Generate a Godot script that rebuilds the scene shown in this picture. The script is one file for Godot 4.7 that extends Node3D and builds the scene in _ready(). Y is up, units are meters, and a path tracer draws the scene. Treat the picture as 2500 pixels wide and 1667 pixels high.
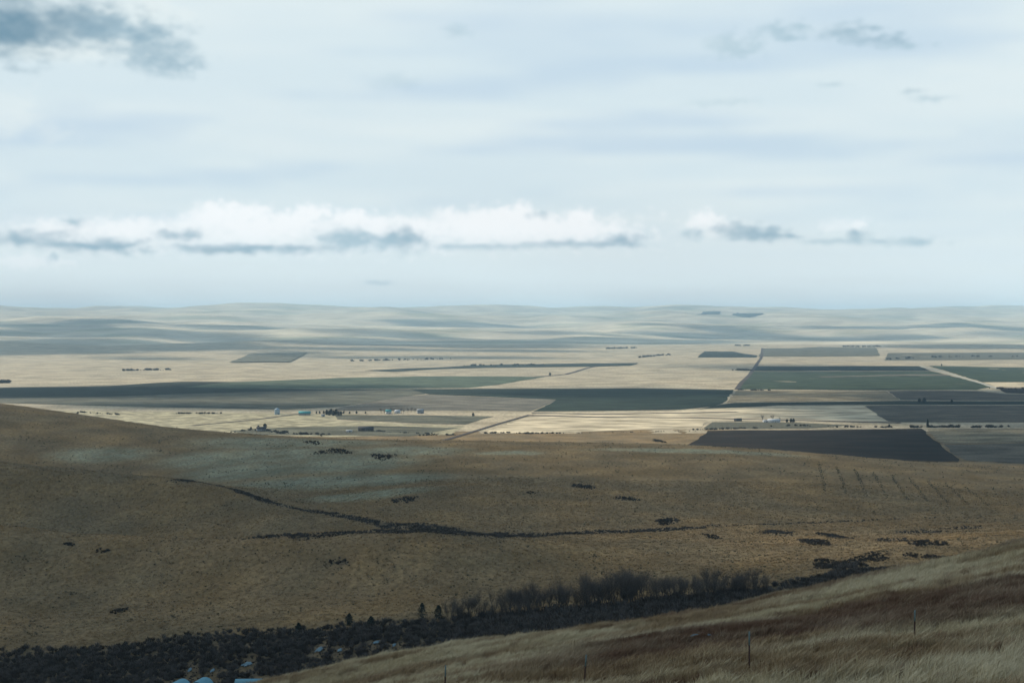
extends Node3D
# Rolling prairie above a patchwork of farmland. Units are metres, y is up, the camera looks along -z.
# A pixel (u, v) of the 2500 x 1667 photograph gives a direction; distances come from the ground that direction meets.

const F := 3434.0            # focal length in photograph pixels
const HORIZON := 780.0       # photograph row of eye level
const EYE := 165.0           # height of the eye above the plain
const SUN := Vector3(-0.665, 0.39, -0.637)

var rng := RandomNumberGenerator.new()
var noise_a := FastNoiseLite.new()
var noise_b := FastNoiseLite.new()
var noise_c := FastNoiseLite.new()
var noise_d := FastNoiseLite.new()
var M := {}
var taken := {}

# ------------------------------------------------------------------ small helpers
func smooth(a: float, b: float, x: float) -> float:
	var t := clampf((x - a) / (b - a), 0.0, 1.0)
	return t * t * (3.0 - 2.0 * t)

func numbered(called: String) -> String:
	var n: int = taken.get(called, 0)
	taken[called] = n + 1
	return called if n == 0 else "%s_%03d" % [called, n]

func tag(o: Node, label: String, category: String, group := "", kind := "") -> void:
	if label: o.set_meta("label", label)
	if category: o.set_meta("category", category)
	if group: o.set_meta("group", group)
	if kind: o.set_meta("kind", kind)

func thing(called: String, label: String, category: String, at := Vector3.ZERO, turn := 0.0, group := "") -> Node3D:
	var o := Node3D.new()
	o.name = numbered(called)
	add_child(o)
	o.position = at
	o.rotation.y = turn
	tag(o, label, category, group)
	return o

func part(called: String, mesh: Mesh, m: Material, parent: Node) -> MeshInstance3D:
	var o := MeshInstance3D.new()
	o.name = numbered(called) if parent == self else called
	o.mesh = mesh
	o.material_override = m
	parent.add_child(o, true)
	return o

func copy_of(o: Node3D, at: Vector3, turn: float, size: Vector3, label := "", group := "") -> Node3D:
	var c: Node3D = o.duplicate()
	c.name = numbered(String(o.name).rstrip("0123456789").trim_suffix("_"))
	add_child(c)
	c.position = at
	c.rotation.y = turn
	c.scale = size
	if label: c.set_meta("label", label)
	if group: c.set_meta("group", group)
	return c

func begin() -> SurfaceTool:
	var st := SurfaceTool.new()
	st.begin(Mesh.PRIMITIVE_TRIANGLES)
	return st

func tri(st: SurfaceTool, a: Vector3, b: Vector3, c: Vector3) -> void:
	st.add_vertex(a); st.add_vertex(b); st.add_vertex(c)

func quad(st: SurfaceTool, a: Vector3, b: Vector3, c: Vector3, d: Vector3) -> void:
	tri(st, a, b, c); tri(st, a, c, d)

func finish(st: SurfaceTool) -> ArrayMesh:
	st.generate_normals()
	return st.commit()

func add_box(st: SurfaceTool, at: Vector3, size: Vector3) -> void:
	var h := size / 2.0
	var p := []
	for i in 8:
		p.append(at + Vector3(h.x if i & 1 else -h.x, h.y if i & 2 else -h.y, h.z if i & 4 else -h.z))
	for f in [[0, 1, 3, 2], [5, 4, 6, 7], [4, 0, 2, 6], [1, 5, 7, 3], [2, 3, 7, 6], [4, 5, 1, 0]]:
		quad(st, p[f[3]], p[f[2]], p[f[1]], p[f[0]])

func tube(st: SurfaceTool, a: Vector3, b: Vector3, ra: float, rb: float, sides: int) -> void:
	var d := (b - a).normalized()
	var s := d.cross(Vector3(0.31, 0.2, 0.93)).normalized()
	var t := d.cross(s)
	for i in sides:
		var q := TAU * i / sides
		var r := TAU * (i + 1) / sides
		var n := s * cos(q) + t * sin(q)
		var k := s * cos(r) + t * sin(r)
		quad(st, a + n * ra, a + k * ra, b + k * rb, b + n * rb)

func box_mesh(at: Vector3, size: Vector3) -> ArrayMesh:
	var st := begin()
	add_box(st, at, size)
	return finish(st)

# ------------------------------------------------------------------ materials
func ramp(colors: Array, places: Array) -> Gradient:
	var g := Gradient.new()
	g.offsets = PackedFloat32Array(places)
	var c := PackedColorArray()
	for k in colors:
		c.append(k)
	g.colors = c
	return g

func grain(side: int, frequency: float, octaves: int, seed_: int, lo: float, hi: float, mid := 0.5) -> NoiseTexture2D:
	var n := FastNoiseLite.new()
	n.seed = seed_
	n.noise_type = FastNoiseLite.TYPE_SIMPLEX_SMOOTH
	n.frequency = frequency
	n.fractal_octaves = octaves
	n.fractal_gain = 0.62
	var t := NoiseTexture2D.new()
	t.width = side
	t.height = side
	t.seamless = true
	t.noise = n
	t.color_ramp = ramp([Color(lo, lo, lo * 0.98), Color((lo + hi) / 2, (lo + hi) / 2, (lo + hi) / 2), Color(hi, hi, hi * 0.985)], [0.15, mid, 0.85])
	return t

func lin(r: float, g: float, b: float) -> Color:
	return Color(r, g, b).linear_to_srgb()

func flat(c: Color, rough := 0.95) -> StandardMaterial3D:
	var m := StandardMaterial3D.new()
	m.albedo_color = c
	m.roughness = rough
	m.metallic_specular = 0.25
	return m

func land(c: Color, tex: Texture2D, period: float, tinted := false, detail: Texture2D = null, detail_period := 1.0) -> StandardMaterial3D:
	var m := flat(c, 1.0)
	m.metallic_specular = 0.1
	m.albedo_texture = tex
	m.uv1_triplanar = true
	m.uv1_world_triplanar = true
	m.uv1_scale = Vector3.ONE / period
	m.vertex_color_use_as_albedo = tinted
	if detail:
		m.detail_enabled = true
		m.detail_albedo = detail
		m.detail_blend_mode = BaseMaterial3D.BLEND_MODE_MUL
		m.detail_uv_layer = BaseMaterial3D.DETAIL_UV_2
		m.uv2_triplanar = true
		m.uv2_world_triplanar = true
		m.uv2_scale = Vector3.ONE / detail_period
	return m

# ------------------------------------------------------------------ the lie of the land
class Sheet:
	# a thin-plate surface through given heights
	var px := PackedFloat64Array()
	var pz := PackedFloat64Array()
	var w := PackedFloat64Array()
	var unit := 1.0
	func solve(points: Array, scale: float, soft: float) -> void:
		unit = scale
		var n := points.size()
		var m := n + 3
		var a := []
		for p in points:
			px.append(p.x / unit)
			pz.append(p.z / unit)
		for i in n:
			var row := PackedFloat64Array()
			row.resize(m + 1)
			for j in n:
				var q := (px[i] - px[j]) * (px[i] - px[j]) + (pz[i] - pz[j]) * (pz[i] - pz[j])
				row[j] = q * log(q) if q > 1e-12 else 0.0
			row[i] += soft
			row[n] = 1.0
			row[n + 1] = px[i]
			row[n + 2] = pz[i]
			row[m] = points[i].y
			a.append(row)
		for k in 3:
			var row := PackedFloat64Array()
			row.resize(m + 1)
			for j in n:
				row[j] = 1.0 if k == 0 else (px[j] if k == 1 else pz[j])
			a.append(row)
		for c in m:
			var best := c
			for r in range(c + 1, m):
				if absf(a[r][c]) > absf(a[best][c]):
					best = r
			var t = a[c]
			a[c] = a[best]
			a[best] = t
			var top: PackedFloat64Array = a[c]
			for r in range(c + 1, m):
				var row: PackedFloat64Array = a[r]
				var f := row[c] / top[c]
				if f != 0.0:
					for k in range(c, m + 1):
						row[k] -= f * top[k]
					a[r] = row
		w.resize(m)
		for c in range(m - 1, -1, -1):
			var row: PackedFloat64Array = a[c]
			var s := row[m]
			for k in range(c + 1, m):
				s -= row[k] * w[k]
			w[c] = s / row[c]
	func at(x: float, z: float) -> float:
		x /= unit
		z /= unit
		var n := px.size()
		var s := w[n] + w[n + 1] * x + w[n + 2] * z
		for i in n:
			var q := (x - px[i]) * (x - px[i]) + (z - pz[i]) * (z - pz[i])
			if q > 1e-12:
				s += w[i] * q * log(q)
		return s

class Grid:
	# heights kept on a regular grid, read back smoothly
	var x0 := 0.0
	var z0 := 0.0
	var step := 1.0
	var nx := 0
	var nz := 0
	var h := PackedFloat32Array()
	func at(x: float, d: float) -> float:
		var fx := clampf((x - x0) / step, 1.0, nx - 3.001)
		var fz := clampf((d - z0) / step, 1.0, nz - 3.001)
		var i := int(fx)
		var j := int(fz)
		var t := fx - i
		var s := fz - j
		var a0 := -0.5 * t + t * t - 0.5 * t * t * t
		var a1 := 1.0 - 2.5 * t * t + 1.5 * t * t * t
		var a2 := 0.5 * t + 2.0 * t * t - 1.5 * t * t * t
		var a3 := -0.5 * t * t + 0.5 * t * t * t
		var k := (j - 1) * nx + i - 1
		var r0 := a0 * h[k] + a1 * h[k + 1] + a2 * h[k + 2] + a3 * h[k + 3]
		k += nx
		var r1 := a0 * h[k] + a1 * h[k + 1] + a2 * h[k + 2] + a3 * h[k + 3]
		k += nx
		var r2 := a0 * h[k] + a1 * h[k + 1] + a2 * h[k + 2] + a3 * h[k + 3]
		k += nx
		var r3 := a0 * h[k] + a1 * h[k + 1] + a2 * h[k + 2] + a3 * h[k + 3]
		return (-0.5 * s + s * s - 0.5 * s * s * s) * r0 + (1.0 - 2.5 * s * s + 1.5 * s * s * s) * r1 + (0.5 * s + 2.0 * s * s - 1.5 * s * s * s) * r2 + (-0.5 * s * s + 0.5 * s * s * s) * r3

var hills := Grid.new()
var slope := Grid.new()
var brush_mask := Grid.new()
var sage_mask := Grid.new()
var clear_mask := Grid.new()

func seen(u: float, v: float, d: float) -> Vector3:
	return Vector3((u - 1250.0) / F * d, EYE + (HORIZON - v) / F * d, d)

func plain_height(x: float, d: float) -> float:
	var h := noise_a.get_noise_2d(x * 0.55, d * 0.55) * 5.0 * smooth(1900.0, 3200.0, d)
	if d > 4800.0:
		var left := smooth(500.0, -2600.0, x - (d - 5000.0) * 0.02)
		var start := 8200.0 - 2600.0 * left
		var r := maxf(0.0, (d - start) / 16000.0)
		h += 330.0 * pow(minf(r, 1.05), 1.75)
		var roll := smooth(start, start + 5000.0, d)
		h += roll * (48.0 * noise_d.get_noise_2d(x + 900.0, d * 1.2) + 34.0 * noise_d.get_noise_2d(x * 2.2, d * 2.6 + 4000.0) + 10.0 * noise_d.get_noise_2d(x * 6.0, d * 6.0 + 9000.0))
		h += smooth(14000.0, 22000.0, d) * (46.0 * noise_b.get_noise_2d(x * 0.00028 + 7.0, d * 0.0002) + 12.0 * smooth(1000.0, 5000.0, x))
	return h

func mid_height(x: float, d: float) -> float:
	var h := hills.at(x, d)
	var k := smooth(1750.0, 2050.0, d)
	return lerpf(h, plain_height(x, d), k)

func mid_bumps(x: float, d: float) -> float:
	return (0.9 * noise_b.get_noise_2d(x * 0.03, d * 0.03) + 0.35 * noise_b.get_noise_2d(x * 0.11 + 50.0, d * 0.11)) * (1.0 - smooth(1450.0, 1900.0, d))

func near_height(x: float, d: float) -> float:
	return slope.at(x, d) + 0.35 * noise_b.get_noise_2d(x * 0.14, d * 0.14) + 0.14 * noise_b.get_noise_2d(x * 0.5 + 9.0, d * 0.5)

func ground(x: float, d: float) -> float:
	return mid_height(x, d) + mid_bumps(x, d) if d < 2050.0 else plain_height(x, d)

func hit(u: float, v: float, from := 380.0) -> Vector3:
	# where the ray through that pixel meets the land beyond the near slope: x, height, z
	var d := from
	var last := from
	while d < 29000.0:
		if EYE + (HORIZON - v) / F * d < ground((u - 1250.0) / F * d, d):
			break
		last = d
		d *= 1.004
	for i in 8:
		var m := (last + d) / 2.0
		if EYE + (HORIZON - v) / F * m < ground((u - 1250.0) / F * m, m):
			d = m
		else:
			last = m
	var x := (u - 1250.0) / F * d
	return Vector3(x, ground(x, d), -d)

func on_plain(u: float, v: float) -> Vector2:
	var d := 1400.0
	while d < 27000.0 and EYE + (HORIZON - v) / F * d > plain_height((u - 1250.0) / F * d, d):
		d *= 1.002
	return Vector2((u - 1250.0) / F * d, d)

func rough_edge(poly: PackedVector2Array, wander: float) -> PackedVector2Array:
	var out := PackedVector2Array()
	for i in poly.size():
		var a := poly[i]
		var b := poly[(i + 1) % poly.size()]
		var n := clampi(int(a.distance_to(b) / 45.0), 1, 40)
		for k in n:
			var p := a.lerp(b, float(k) / n)
			out.append(p + wander * Vector2(noise_c.get_noise_2d(p.x * 0.02, p.y * 0.02), noise_c.get_noise_2d(p.x * 0.02 + 300.0, p.y * 0.02)))
	return out

func lay_of_the_land() -> void:
	# mid hills: [u, v, distance] of crests, hollows and faces; third value first guessed from what stands there
	var p := []
	for q in [
		# ravine floor, upstream to downstream
		[2500, 1350, 590], [2250, 1380, 560], [2100, 1396, 545], [1900, 1452, 520], [1650, 1500, 500], [1400, 1535, 490], [1150, 1550, 490], [900, 1552, 500], [600, 1590, 505], [300, 1618, 505], [0, 1630, 505], [-300, 1640, 505],
		[0, 1690, 470], [300, 1690, 470], [600, 1680, 470], [850, 1640, 465],
		# foot of the far bank
		[0, 1560, 545], [300, 1570, 530], [500, 1545, 530], [700, 1528, 530], [900, 1508, 530], [1100, 1490, 530], [1400, 1460, 545], [1650, 1440, 550],
		# front swell and its crest
		[-300, 1270, 710], [0, 1283, 700], [300, 1312, 690], [600, 1319, 670], [900, 1319, 650], [1150, 1332, 640], [0, 1400, 645], [300, 1410, 640], [600, 1420, 622], [900, 1420, 606], [1150, 1420, 596],
		[1400, 1380, 630], [1660, 1385, 620], [1900, 1370, 625], [2100, 1335, 655], [2300, 1318, 685], [2500, 1300, 710], [2800, 1280, 730],
		# hollow behind it
		[-300, 1320, 770], [0, 1318, 765], [300, 1336, 755], [600, 1332, 745], [800, 1312, 755], [1050, 1296, 780], [1150, 1306, 770], [1400, 1301, 785], [1660, 1291, 805], [1800, 1285, 815], [2000, 1273, 845], [2300, 1258, 880], [2600, 1240, 910],
		# left spur: face and crest
		[0, 1215, 888], [250, 1235, 882], [500, 1258, 850], [-300, 1105, 960], [0, 1130, 950], [200, 1150, 940], [400, 1170, 920], [530, 1190, 900], [640, 1222, 870], [760, 1262, 815],
		# drainage behind the spur
		[-100, 1160, 1040], [200, 1180, 1025], [400, 1190, 1000], [530, 1186, 985], [620, 1212, 935], [720, 1242, 880], [830, 1263, 830], [950, 1282, 800],
		# long hill behind, face and crest against the plain
		[-300, 1050, 1230], [0, 1070, 1235], [300, 1100, 1200], [600, 1120, 1150], [840, 1150, 1075], [1050, 1200, 930], [1250, 1160, 1030], [1450, 1210, 930], [1660, 1170, 1020], [2000, 1180, 1010], [2400, 1200, 1000], [2700, 1210, 1000],
		[-300, 960, 1420], [0, 992, 1400], [100, 1003, 1390], [300, 1034, 1350], [500, 1053, 1320], [620, 1063, 1300], [840, 1073, 1280], [1090, 1076, 1270], [1250, 1079, 1260], [1500, 1083, 1250], [1660, 1088, 1240], [1900, 1101, 1220], [2100, 1121, 1200], [2300, 1141, 1180], [2500, 1153, 1180], [2800, 1170, 1180]]:
		p.append(seen(q[0], q[1], q[2]))
	for q in [[-380, 1700, 16], [-180, 1700, 9], [60, 1700, 5], [300, 1700, 3], [550, 1640, 2], [750, 1600, 0], [-480, 1700, 36], [-250, 1500, 28], [60, 1500, 24], [300, 1450, 22],
			[-430, 2050, 2], [-200, 2050, 0], [60, 2050, 0], [320, 2050, 0], [620, 2000, 0], [900, 2000, 0], [-700, 2050, 2], [420, 1560, 6], [560, 1500, 10],
			# the near bank of the ravine, out of sight below the crest of the slope
			[-70, 150, 118], [0, 150, 120], [70, 150, 124], [-110, 260, 88], [-30, 260, 92], [70, 260, 98], [-120, 360, 64], [-20, 360, 70], [90, 360, 78]]:
		p.append(Vector3(q[0], q[2], q[1]))
	var s := Sheet.new()
	s.solve(p, 500.0, 0.0004)
	hills.x0 = -1040.0
	hills.z0 = 100.0
	hills.step = 13.0
	hills.nx = 161
	hills.nz = 154
	hills.h.resize(hills.nx * hills.nz)
	for j in hills.nz:
		for i in hills.nx:
			hills.h[j * hills.nx + i] = s.at(hills.x0 + i * hills.step, hills.z0 + j * hills.step)
	# the near slope with its fence
	p = []
	for q in [[900, 1820, 38], [1250, 1780, 38], [1700, 1760, 36], [2200, 1700, 38], [2700, 1660, 36],
			[1085, 1690, 55], [1425, 1657, 55], [1830, 1614, 51], [2233, 1549, 57], [2500, 1512, 58], [2800, 1470, 58], [800, 1740, 55],
			[1300, 1612, 72], [1660, 1562, 72], [2034, 1512, 72], [2400, 1450, 74],
			[1186, 1628, 86], [1400, 1575, 86], [1660, 1537, 86], [2034, 1476, 88], [2334, 1412, 90], [2600, 1365, 92], [950, 1668, 84],
			[1400, 1546, 105], [1660, 1518, 104], [2000, 1452, 105], [2300, 1388, 106],
			[700, 1690, 108], [735, 1670, 110], [835, 1620, 120], [980, 1588, 125], [1141, 1570, 125], [1335, 1547, 125], [1500, 1530, 125], [1660, 1508, 125], [1828, 1468, 125], [1978, 1437, 125], [2221, 1386, 125], [2371, 1360, 125], [2500, 1323, 125], [2750, 1270, 125]]:
		p.append(seen(q[0], q[1], q[2]))
	for q in [[-60, 20, 158], [0, 20, 159], [60, 20, 161], [-70, 55, 146], [70, 55, 155], [-70, 125, 128], [-75, 190, 106], [-30, 190, 108], [20, 190, 110], [75, 190, 114], [-30, 155, 121], [10, 155, 124], [40, 155, 128]]:
		p.append(Vector3(q[0], q[2], q[1]))
	s = Sheet.new()
	s.solve(p, 50.0, 0.0004)
	slope.x0 = -84.0
	slope.z0 = 4.0
	slope.step = 3.0
	slope.nx = 57
	slope.nz = 64
	slope.h.resize(slope.nx * slope.nz)
	for j in slope.nz:
		for i in slope.nx:
			slope.h[j * slope.nx + i] = s.at(slope.x0 + i * slope.step, slope.z0 + j * slope.step) - 0.45

func mask(g: Grid) -> void:
	g.x0 = -1000.0
	g.z0 = 150.0
	g.step = 4.0
	g.nx = 500
	g.nz = 500
	g.h.resize(g.nx * g.nz)

func stamp(g: Grid, at: Vector3, rx: float, rd: float, value: float) -> void:
	var d := -at.z
	for j in range(maxi(0, int((d - rd - g.z0) / g.step)), mini(g.nz, int((d + rd - g.z0) / g.step) + 2)):
		for i in range(maxi(0, int((at.x - rx - g.x0) / g.step)), mini(g.nx, int((at.x + rx - g.x0) / g.step) + 2)):
			var a := (g.x0 + i * g.step - at.x) / rx
			var b := (g.z0 + j * g.step - d) / rd
			var k := value * smooth(1.0, 0.35, sqrt(a * a + b * b))
			g.h[j * g.nx + i] = maxf(g.h[j * g.nx + i], k)

func stamp_line(g: Grid, pixels: Array, r: float, value: float) -> void:
	for k in pixels.size() - 1:
		var a := hit(pixels[k][0], pixels[k][1])
		var b := hit(pixels[k + 1][0], pixels[k + 1][1])
		var n := int(a.distance_to(b) / 4.0) + 1
		if n > 90:
			continue
		for i in n:
			stamp(g, a.lerp(b, float(i) / n), r, r, value)

# a sheet of land on a regular grid
func land_mesh(x0: float, x1: float, d0: float, d1: float, sx: float, sd: float, height: Callable, tint: Callable, spread: float) -> ArrayMesh:
	var nx := int((x1 - x0) / sx) + 1
	var nd := int((d1 - d0) / sd) + 1
	var v := PackedVector3Array()
	var c := PackedColorArray()
	var idx := PackedInt32Array()
	v.resize(nx * nd)
	c.resize(nx * nd)
	var keep := PackedByteArray()
	keep.resize(nx * nd)
	for j in nd:
		var d := d0 + j * sd
		for i in nx:
			var x := x0 + i * sx
			var k := j * nx + i
			if absf(x) > spread + d * 0.52:
				v[k] = Vector3(x, 0, -d)
				continue
			keep[k] = 1
			v[k] = Vector3(x, height.call(x, d), -d)
			c[k] = tint.call(x, d, v[k].y)
	for j in nd - 1:
		for i in nx - 1:
			var k := j * nx + i
			if keep[k] and keep[k + 1] and keep[k + nx] and keep[k + nx + 1]:
				idx.append_array([k, k + nx, k + nx + 1, k, k + nx + 1, k + 1])
	var normals := PackedVector3Array()
	normals.resize(nx * nd)
	for j in nd:
		for i in nx:
			var k := j * nx + i
			var l := k - 1 if i > 0 and keep[k - 1] else k
			var r := k + 1 if i < nx - 1 and keep[k + 1] else k
			var f := k + nx if j < nd - 1 and keep[k + nx] else k
			var b := k - nx if j > 0 and keep[k - nx] else k
			normals[k] = (v[r] - v[l]).cross(v[f] - v[b]).normalized() if l != r and f != b else Vector3.UP
	var a := []
	a.resize(Mesh.ARRAY_MAX)
	a[Mesh.ARRAY_VERTEX] = v
	a[Mesh.ARRAY_NORMAL] = normals
	a[Mesh.ARRAY_COLOR] = c
	a[Mesh.ARRAY_INDEX] = idx
	var m := ArrayMesh.new()
	m.add_surface_from_arrays(Mesh.PRIMITIVE_TRIANGLES, a)
	return m

func mid_tint(x: float, d: float, _y: float) -> Color:
	var n := noise_b.get_noise_2d(x * 0.012, d * 0.012)
	var f := noise_c.get_noise_2d(x * 0.09, d * 0.09)
	var c := Color(0.35, 0.24, 0.12).lerp(Color(0.295, 0.22, 0.125), clampf(0.5 + n * 1.1, 0.0, 1.0))
	c = c.lerp(Color(0.26, 0.195, 0.115), clampf(f * 1.3 - 0.25, 0.0, 0.7))
	var s := sage_mask.at(x, d)
	c = c.lerp(Color(0.40, 0.42, 0.30), clampf(s * (0.75 + f * 0.6), 0.0, 1.0))
	var k := brush_mask.at(x, d)
	c = c.lerp(Color(0.23, 0.175, 0.11), clampf(k * 0.9 + f * 0.9 * smooth(0.05, 0.4, k), 0.0, 1.0))
	return c

func near_tint(x: float, d: float, _y: float) -> Color:
	return grass_colour(x, d)

func grass_colour(x: float, d: float) -> Color:
	var n := noise_b.get_noise_2d(x * 0.045 + 3.0, d * 0.09)
	var f := noise_c.get_noise_2d(x * 0.22, d * 0.5)
	var c := Color(0.50, 0.43, 0.285).lerp(Color(0.30, 0.22, 0.125), clampf(0.45 + n * 2.0 + f * 0.6, 0.0, 1.0))
	# the hollow past the fence carries a dark russet grass
	var edge := 60.0 + x * 0.15 + n * 6.0
	var russet := smooth(edge, edge + 4.0, d) * smooth(89.0 + n * 3.0, 85.0, d) * smooth(-4.0, 8.0, x + n * 6.0)
	russet = maxf(russet, 0.75 * smooth(0.22, 0.5, f + n * 0.5))
	russet = maxf(russet, 0.7 * smooth(113.0, 116.0, d) * smooth(123.0, 120.0, d) * smooth(0.0, 14.0, x))
	c = c.lerp(Color(0.13, 0.072, 0.048), clampf(russet * (0.85 + 0.4 * f), 0.0, 0.92))
	return c

func plain_tint(x: float, d: float, _y: float) -> Color:
	var n := noise_b.get_noise_2d(x * 0.0018, d * 0.0016)
	var f := noise_c.get_noise_2d(x * 0.004, d * 0.006)
	var c := Color(0.68, 0.565, 0.39).lerp(Color(0.59, 0.505, 0.36), clampf(0.5 + n + f * 0.5, 0.0, 1.0))
	return c

func far_tint(x: float, d: float, _y: float) -> Color:
	var n := noise_b.get_noise_2d(x * 0.0009, d * 0.0013 + 20.0)
	var f := noise_c.get_noise_2d(x * 0.0007, d * 0.0012)
	var c := Color(0.66, 0.57, 0.41).lerp(Color(0.57, 0.505, 0.375), clampf(0.5 + n * 1.4, 0.0, 1.0))
	return c.lerp(Color(0.42, 0.40, 0.28), smooth(0.1, 0.34, f))

# ------------------------------------------------------------------ sky
func tone(r: int, g: int, b: int) -> Vector3:
	var c := Color8(r, g, b).srgb_to_linear()
	return Vector3(c.r, c.g, c.b)

func make_sky() -> ImageTexture:
	var w := 4096
	var h := 2048
	var lw := 1024
	var lh := 512
	var low := Image.create(lw, lh, false, Image.FORMAT_RGBF)
	var veil := FastNoiseLite.new()
	veil.seed = 21
	veil.fractal_octaves = 5
	veil.frequency = 1.0
	var horizon := tone(222, 231, 232)
	var middle := tone(206, 221, 227)
	var high := tone(122, 150, 178)
	var white := tone(219, 229, 230)
	for j in lh:
		var el := PI * (0.5 - (j + 0.5) / lh)
		var y := sin(el)
		var c := horizon.lerp(middle, smooth(0.0, 0.1, y)).lerp(high, smooth(0.2, 0.75, y))
		for i in lw:
			var az := TAU * ((i + 0.5) / lw - 0.5)
			var q := c
			if y > 0.0:
				# thin high cloud, drawn out by its distance
				var k := 1.0 / (y + 0.06)
				var p := Vector2(sin(az), cos(az)) * k
				var n := veil.get_noise_2d(p.x * 0.55 + 4.0, p.y * 0.8 + 1.0)
				var t := veil.get_noise_2d(p.x * 0.4 - 9.0, p.y * 0.9 + 6.0)
				q = q.lerp(white, clampf(0.30 + n * 1.1, 0.0, 1.0) * (0.75 - 0.5 * smooth(0.2, 0.7, y)))
				q = q.lerp(tone(176, 199, 219), clampf(t * 1.2 - 0.05, 0.0, 0.5) * smooth(0.03, 0.12, y) * (1.0 - smooth(0.25, 0.6, y)))
			low.set_pixel(i, j, Color(q.x, q.y, q.z))
	low.resize(w, h, Image.INTERPOLATE_CUBIC)
	var px := low.get_data().to_float32_array()
	var edge := FastNoiseLite.new()
	edge.seed = 5
	edge.frequency = 1.0
	edge.fractal_octaves = 4
	edge.fractal_gain = 0.55
	# puffs: azimuth and height in degrees, half sizes in degrees, colour, strength
	var puffs := []
	var grey := tone(157, 184, 197)
	var dim := tone(139, 168, 184)
	var shine := tone(240, 243, 244)
	var dark := tone(108, 141, 160)
	for q in [
			# bright tops of the far row of heaps
			[540, 520, 75, 30, shine, 0.9], [620, 560, 90, 36, shine, 0.7], [720, 540, 70, 34, shine, 0.85], [860, 532, 60, 24, shine, 0.85], [940, 550, 60, 26, shine, 0.6], [1040, 560, 60, 30, shine, 0.7], [1130, 548, 60, 32, shine, 0.8], [1255, 525, 60, 28, shine, 1.0], [1230, 560, 120, 34, shine, 0.8], [1345, 560, 90, 26, shine, 0.7], [1420, 532, 38, 26, shine, 0.9], [1440, 565, 70, 22, shine, 0.6], [1715, 540, 42, 30, shine, 0.8], [1760, 560, 90, 26, shine, 0.4], [150, 560, 120, 26, shine, 0.6], [330, 560, 110, 30, shine, 0.55], [60, 640, 120, 20, shine, 0.35], [2060, 550, 70, 18, shine, 0.35], [480, 545, 60, 26, shine, 0.55],
			[330, 580, 440, 46, shine, 0.35], [800, 572, 440, 50, shine, 0.5], [1270, 566, 360, 50, shine, 0.5], [1740, 562, 160, 30, white, 0.3],
			[620, 520, 50, 22, shine, 0.8], [770, 515, 45, 20, shine, 0.8], [1180, 530, 60, 30, shine, 0.8], [1310, 545, 60, 30, shine, 0.8], [1080, 525, 40, 20, shine, 0.6],
			# their shaded bases
			[70, 586, 100, 17, dim, 0.75], [190, 600, 90, 15, dim, 0.75], [285, 602, 85, 22, dim, 0.85], [120, 570, 70, 12, dim, 0.5], [190, 547, 36, 14, grey, 0.7], [430, 575, 55, 16, dim, 0.65], [470, 572, 30, 18, dim, 0.4], [560, 608, 130, 14, dim, 0.8], [540, 615, 80, 9, dark, 0.35], [720, 608, 150, 12, dim, 0.6], [840, 580, 75, 26, grey, 0.75], [900, 592, 110, 24, grey, 0.8], [985, 585, 60, 32, dim, 0.7], [1180, 604, 140, 9, grey, 0.6], [1380, 597, 170, 11, dim, 0.55], [1530, 588, 55, 16, dim, 0.7], [1310, 528, 28, 14, grey, 0.5], [1800, 560, 60, 22, dim, 0.65], [1845, 572, 85, 17, dim, 0.8], [1900, 578, 70, 11, dim, 0.5], [1690, 570, 26, 16, grey, 0.55], [2100, 574, 30, 20, dim, 0.5], [2060, 590, 110, 9, grey, 0.45], [2210, 592, 90, 13, grey, 0.55], [920, 691, 34, 6, grey, 0.6], [128, 632, 16, 12, grey, 0.6],
			# ragged dark cloud in the upper left
			[40, 60, 150, 74, dark, 0.75], [150, 80, 150, 54, dark, 0.6], [210, 45, 140, 44, dark, 0.5], [290, 70, 120, 44, dim, 0.65], [360, 118, 120, 54, dim, 0.6], [420, 158, 80, 28, dim, 0.5], [-60, 70, 150, 70, dark, 0.8], [150, 128, 150, 20, white, 0.7], [270, 108, 70, 14, white, 0.5], [370, 14, 90, 34, white, 0.7], [30, 280, 70, 60, white, 0.6], [130, 330, 50, 30, white, 0.35],
			# wisps in the upper right
			[2070, 78, 70, 22, dim, 0.6], [2150, 98, 80, 16, dim, 0.6], [2210, 112, 60, 9, grey, 0.5], [1905, 72, 60, 20, grey, 0.6], [1930, 92, 50, 9, grey, 0.5], [1790, 112, 70, 34, grey, 0.45], [2225, 222, 26, 9, dim, 0.45], [2270, 240, 50, 9, grey, 0.5], [2030, 206, 40, 7, grey, 0.45], [1760, 250, 90, 12, grey, 0.3], [1120, 75, 40, 16, grey, 0.35], [960, 200, 70, 26, grey, 0.25]]:
		puffs.append([rad_to_deg(atan((q[0] - 1250.0) / F)), rad_to_deg(atan((HORIZON - q[1]) / F * cos(atan((q[0] - 1250.0) / F)))), q[2] / F * 57.3, q[3] / F * 57.3, q[4], q[5] * (1.0 if q[4] == shine or q[4] == white or q[1] < 200 else 0.8)])
	var r0 := RandomNumberGenerator.new()
	r0.seed = 70
	var own := puffs.duplicate()
	for q in own:
		if q[1] > 6.5:
			continue
		for k in 4:
			puffs.append([q[0] + r0.randf_range(-0.75, 0.75) * q[2], q[1] + r0.randf_range(-0.3, 0.7) * q[3], q[2] * r0.randf_range(0.22, 0.45), q[3] * r0.randf_range(0.4, 0.7), q[4], q[5] * r0.randf_range(0.4, 0.9)])
	# the same weather all the way round
	var r := RandomNumberGenerator.new()
	r.seed = 77
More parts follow.
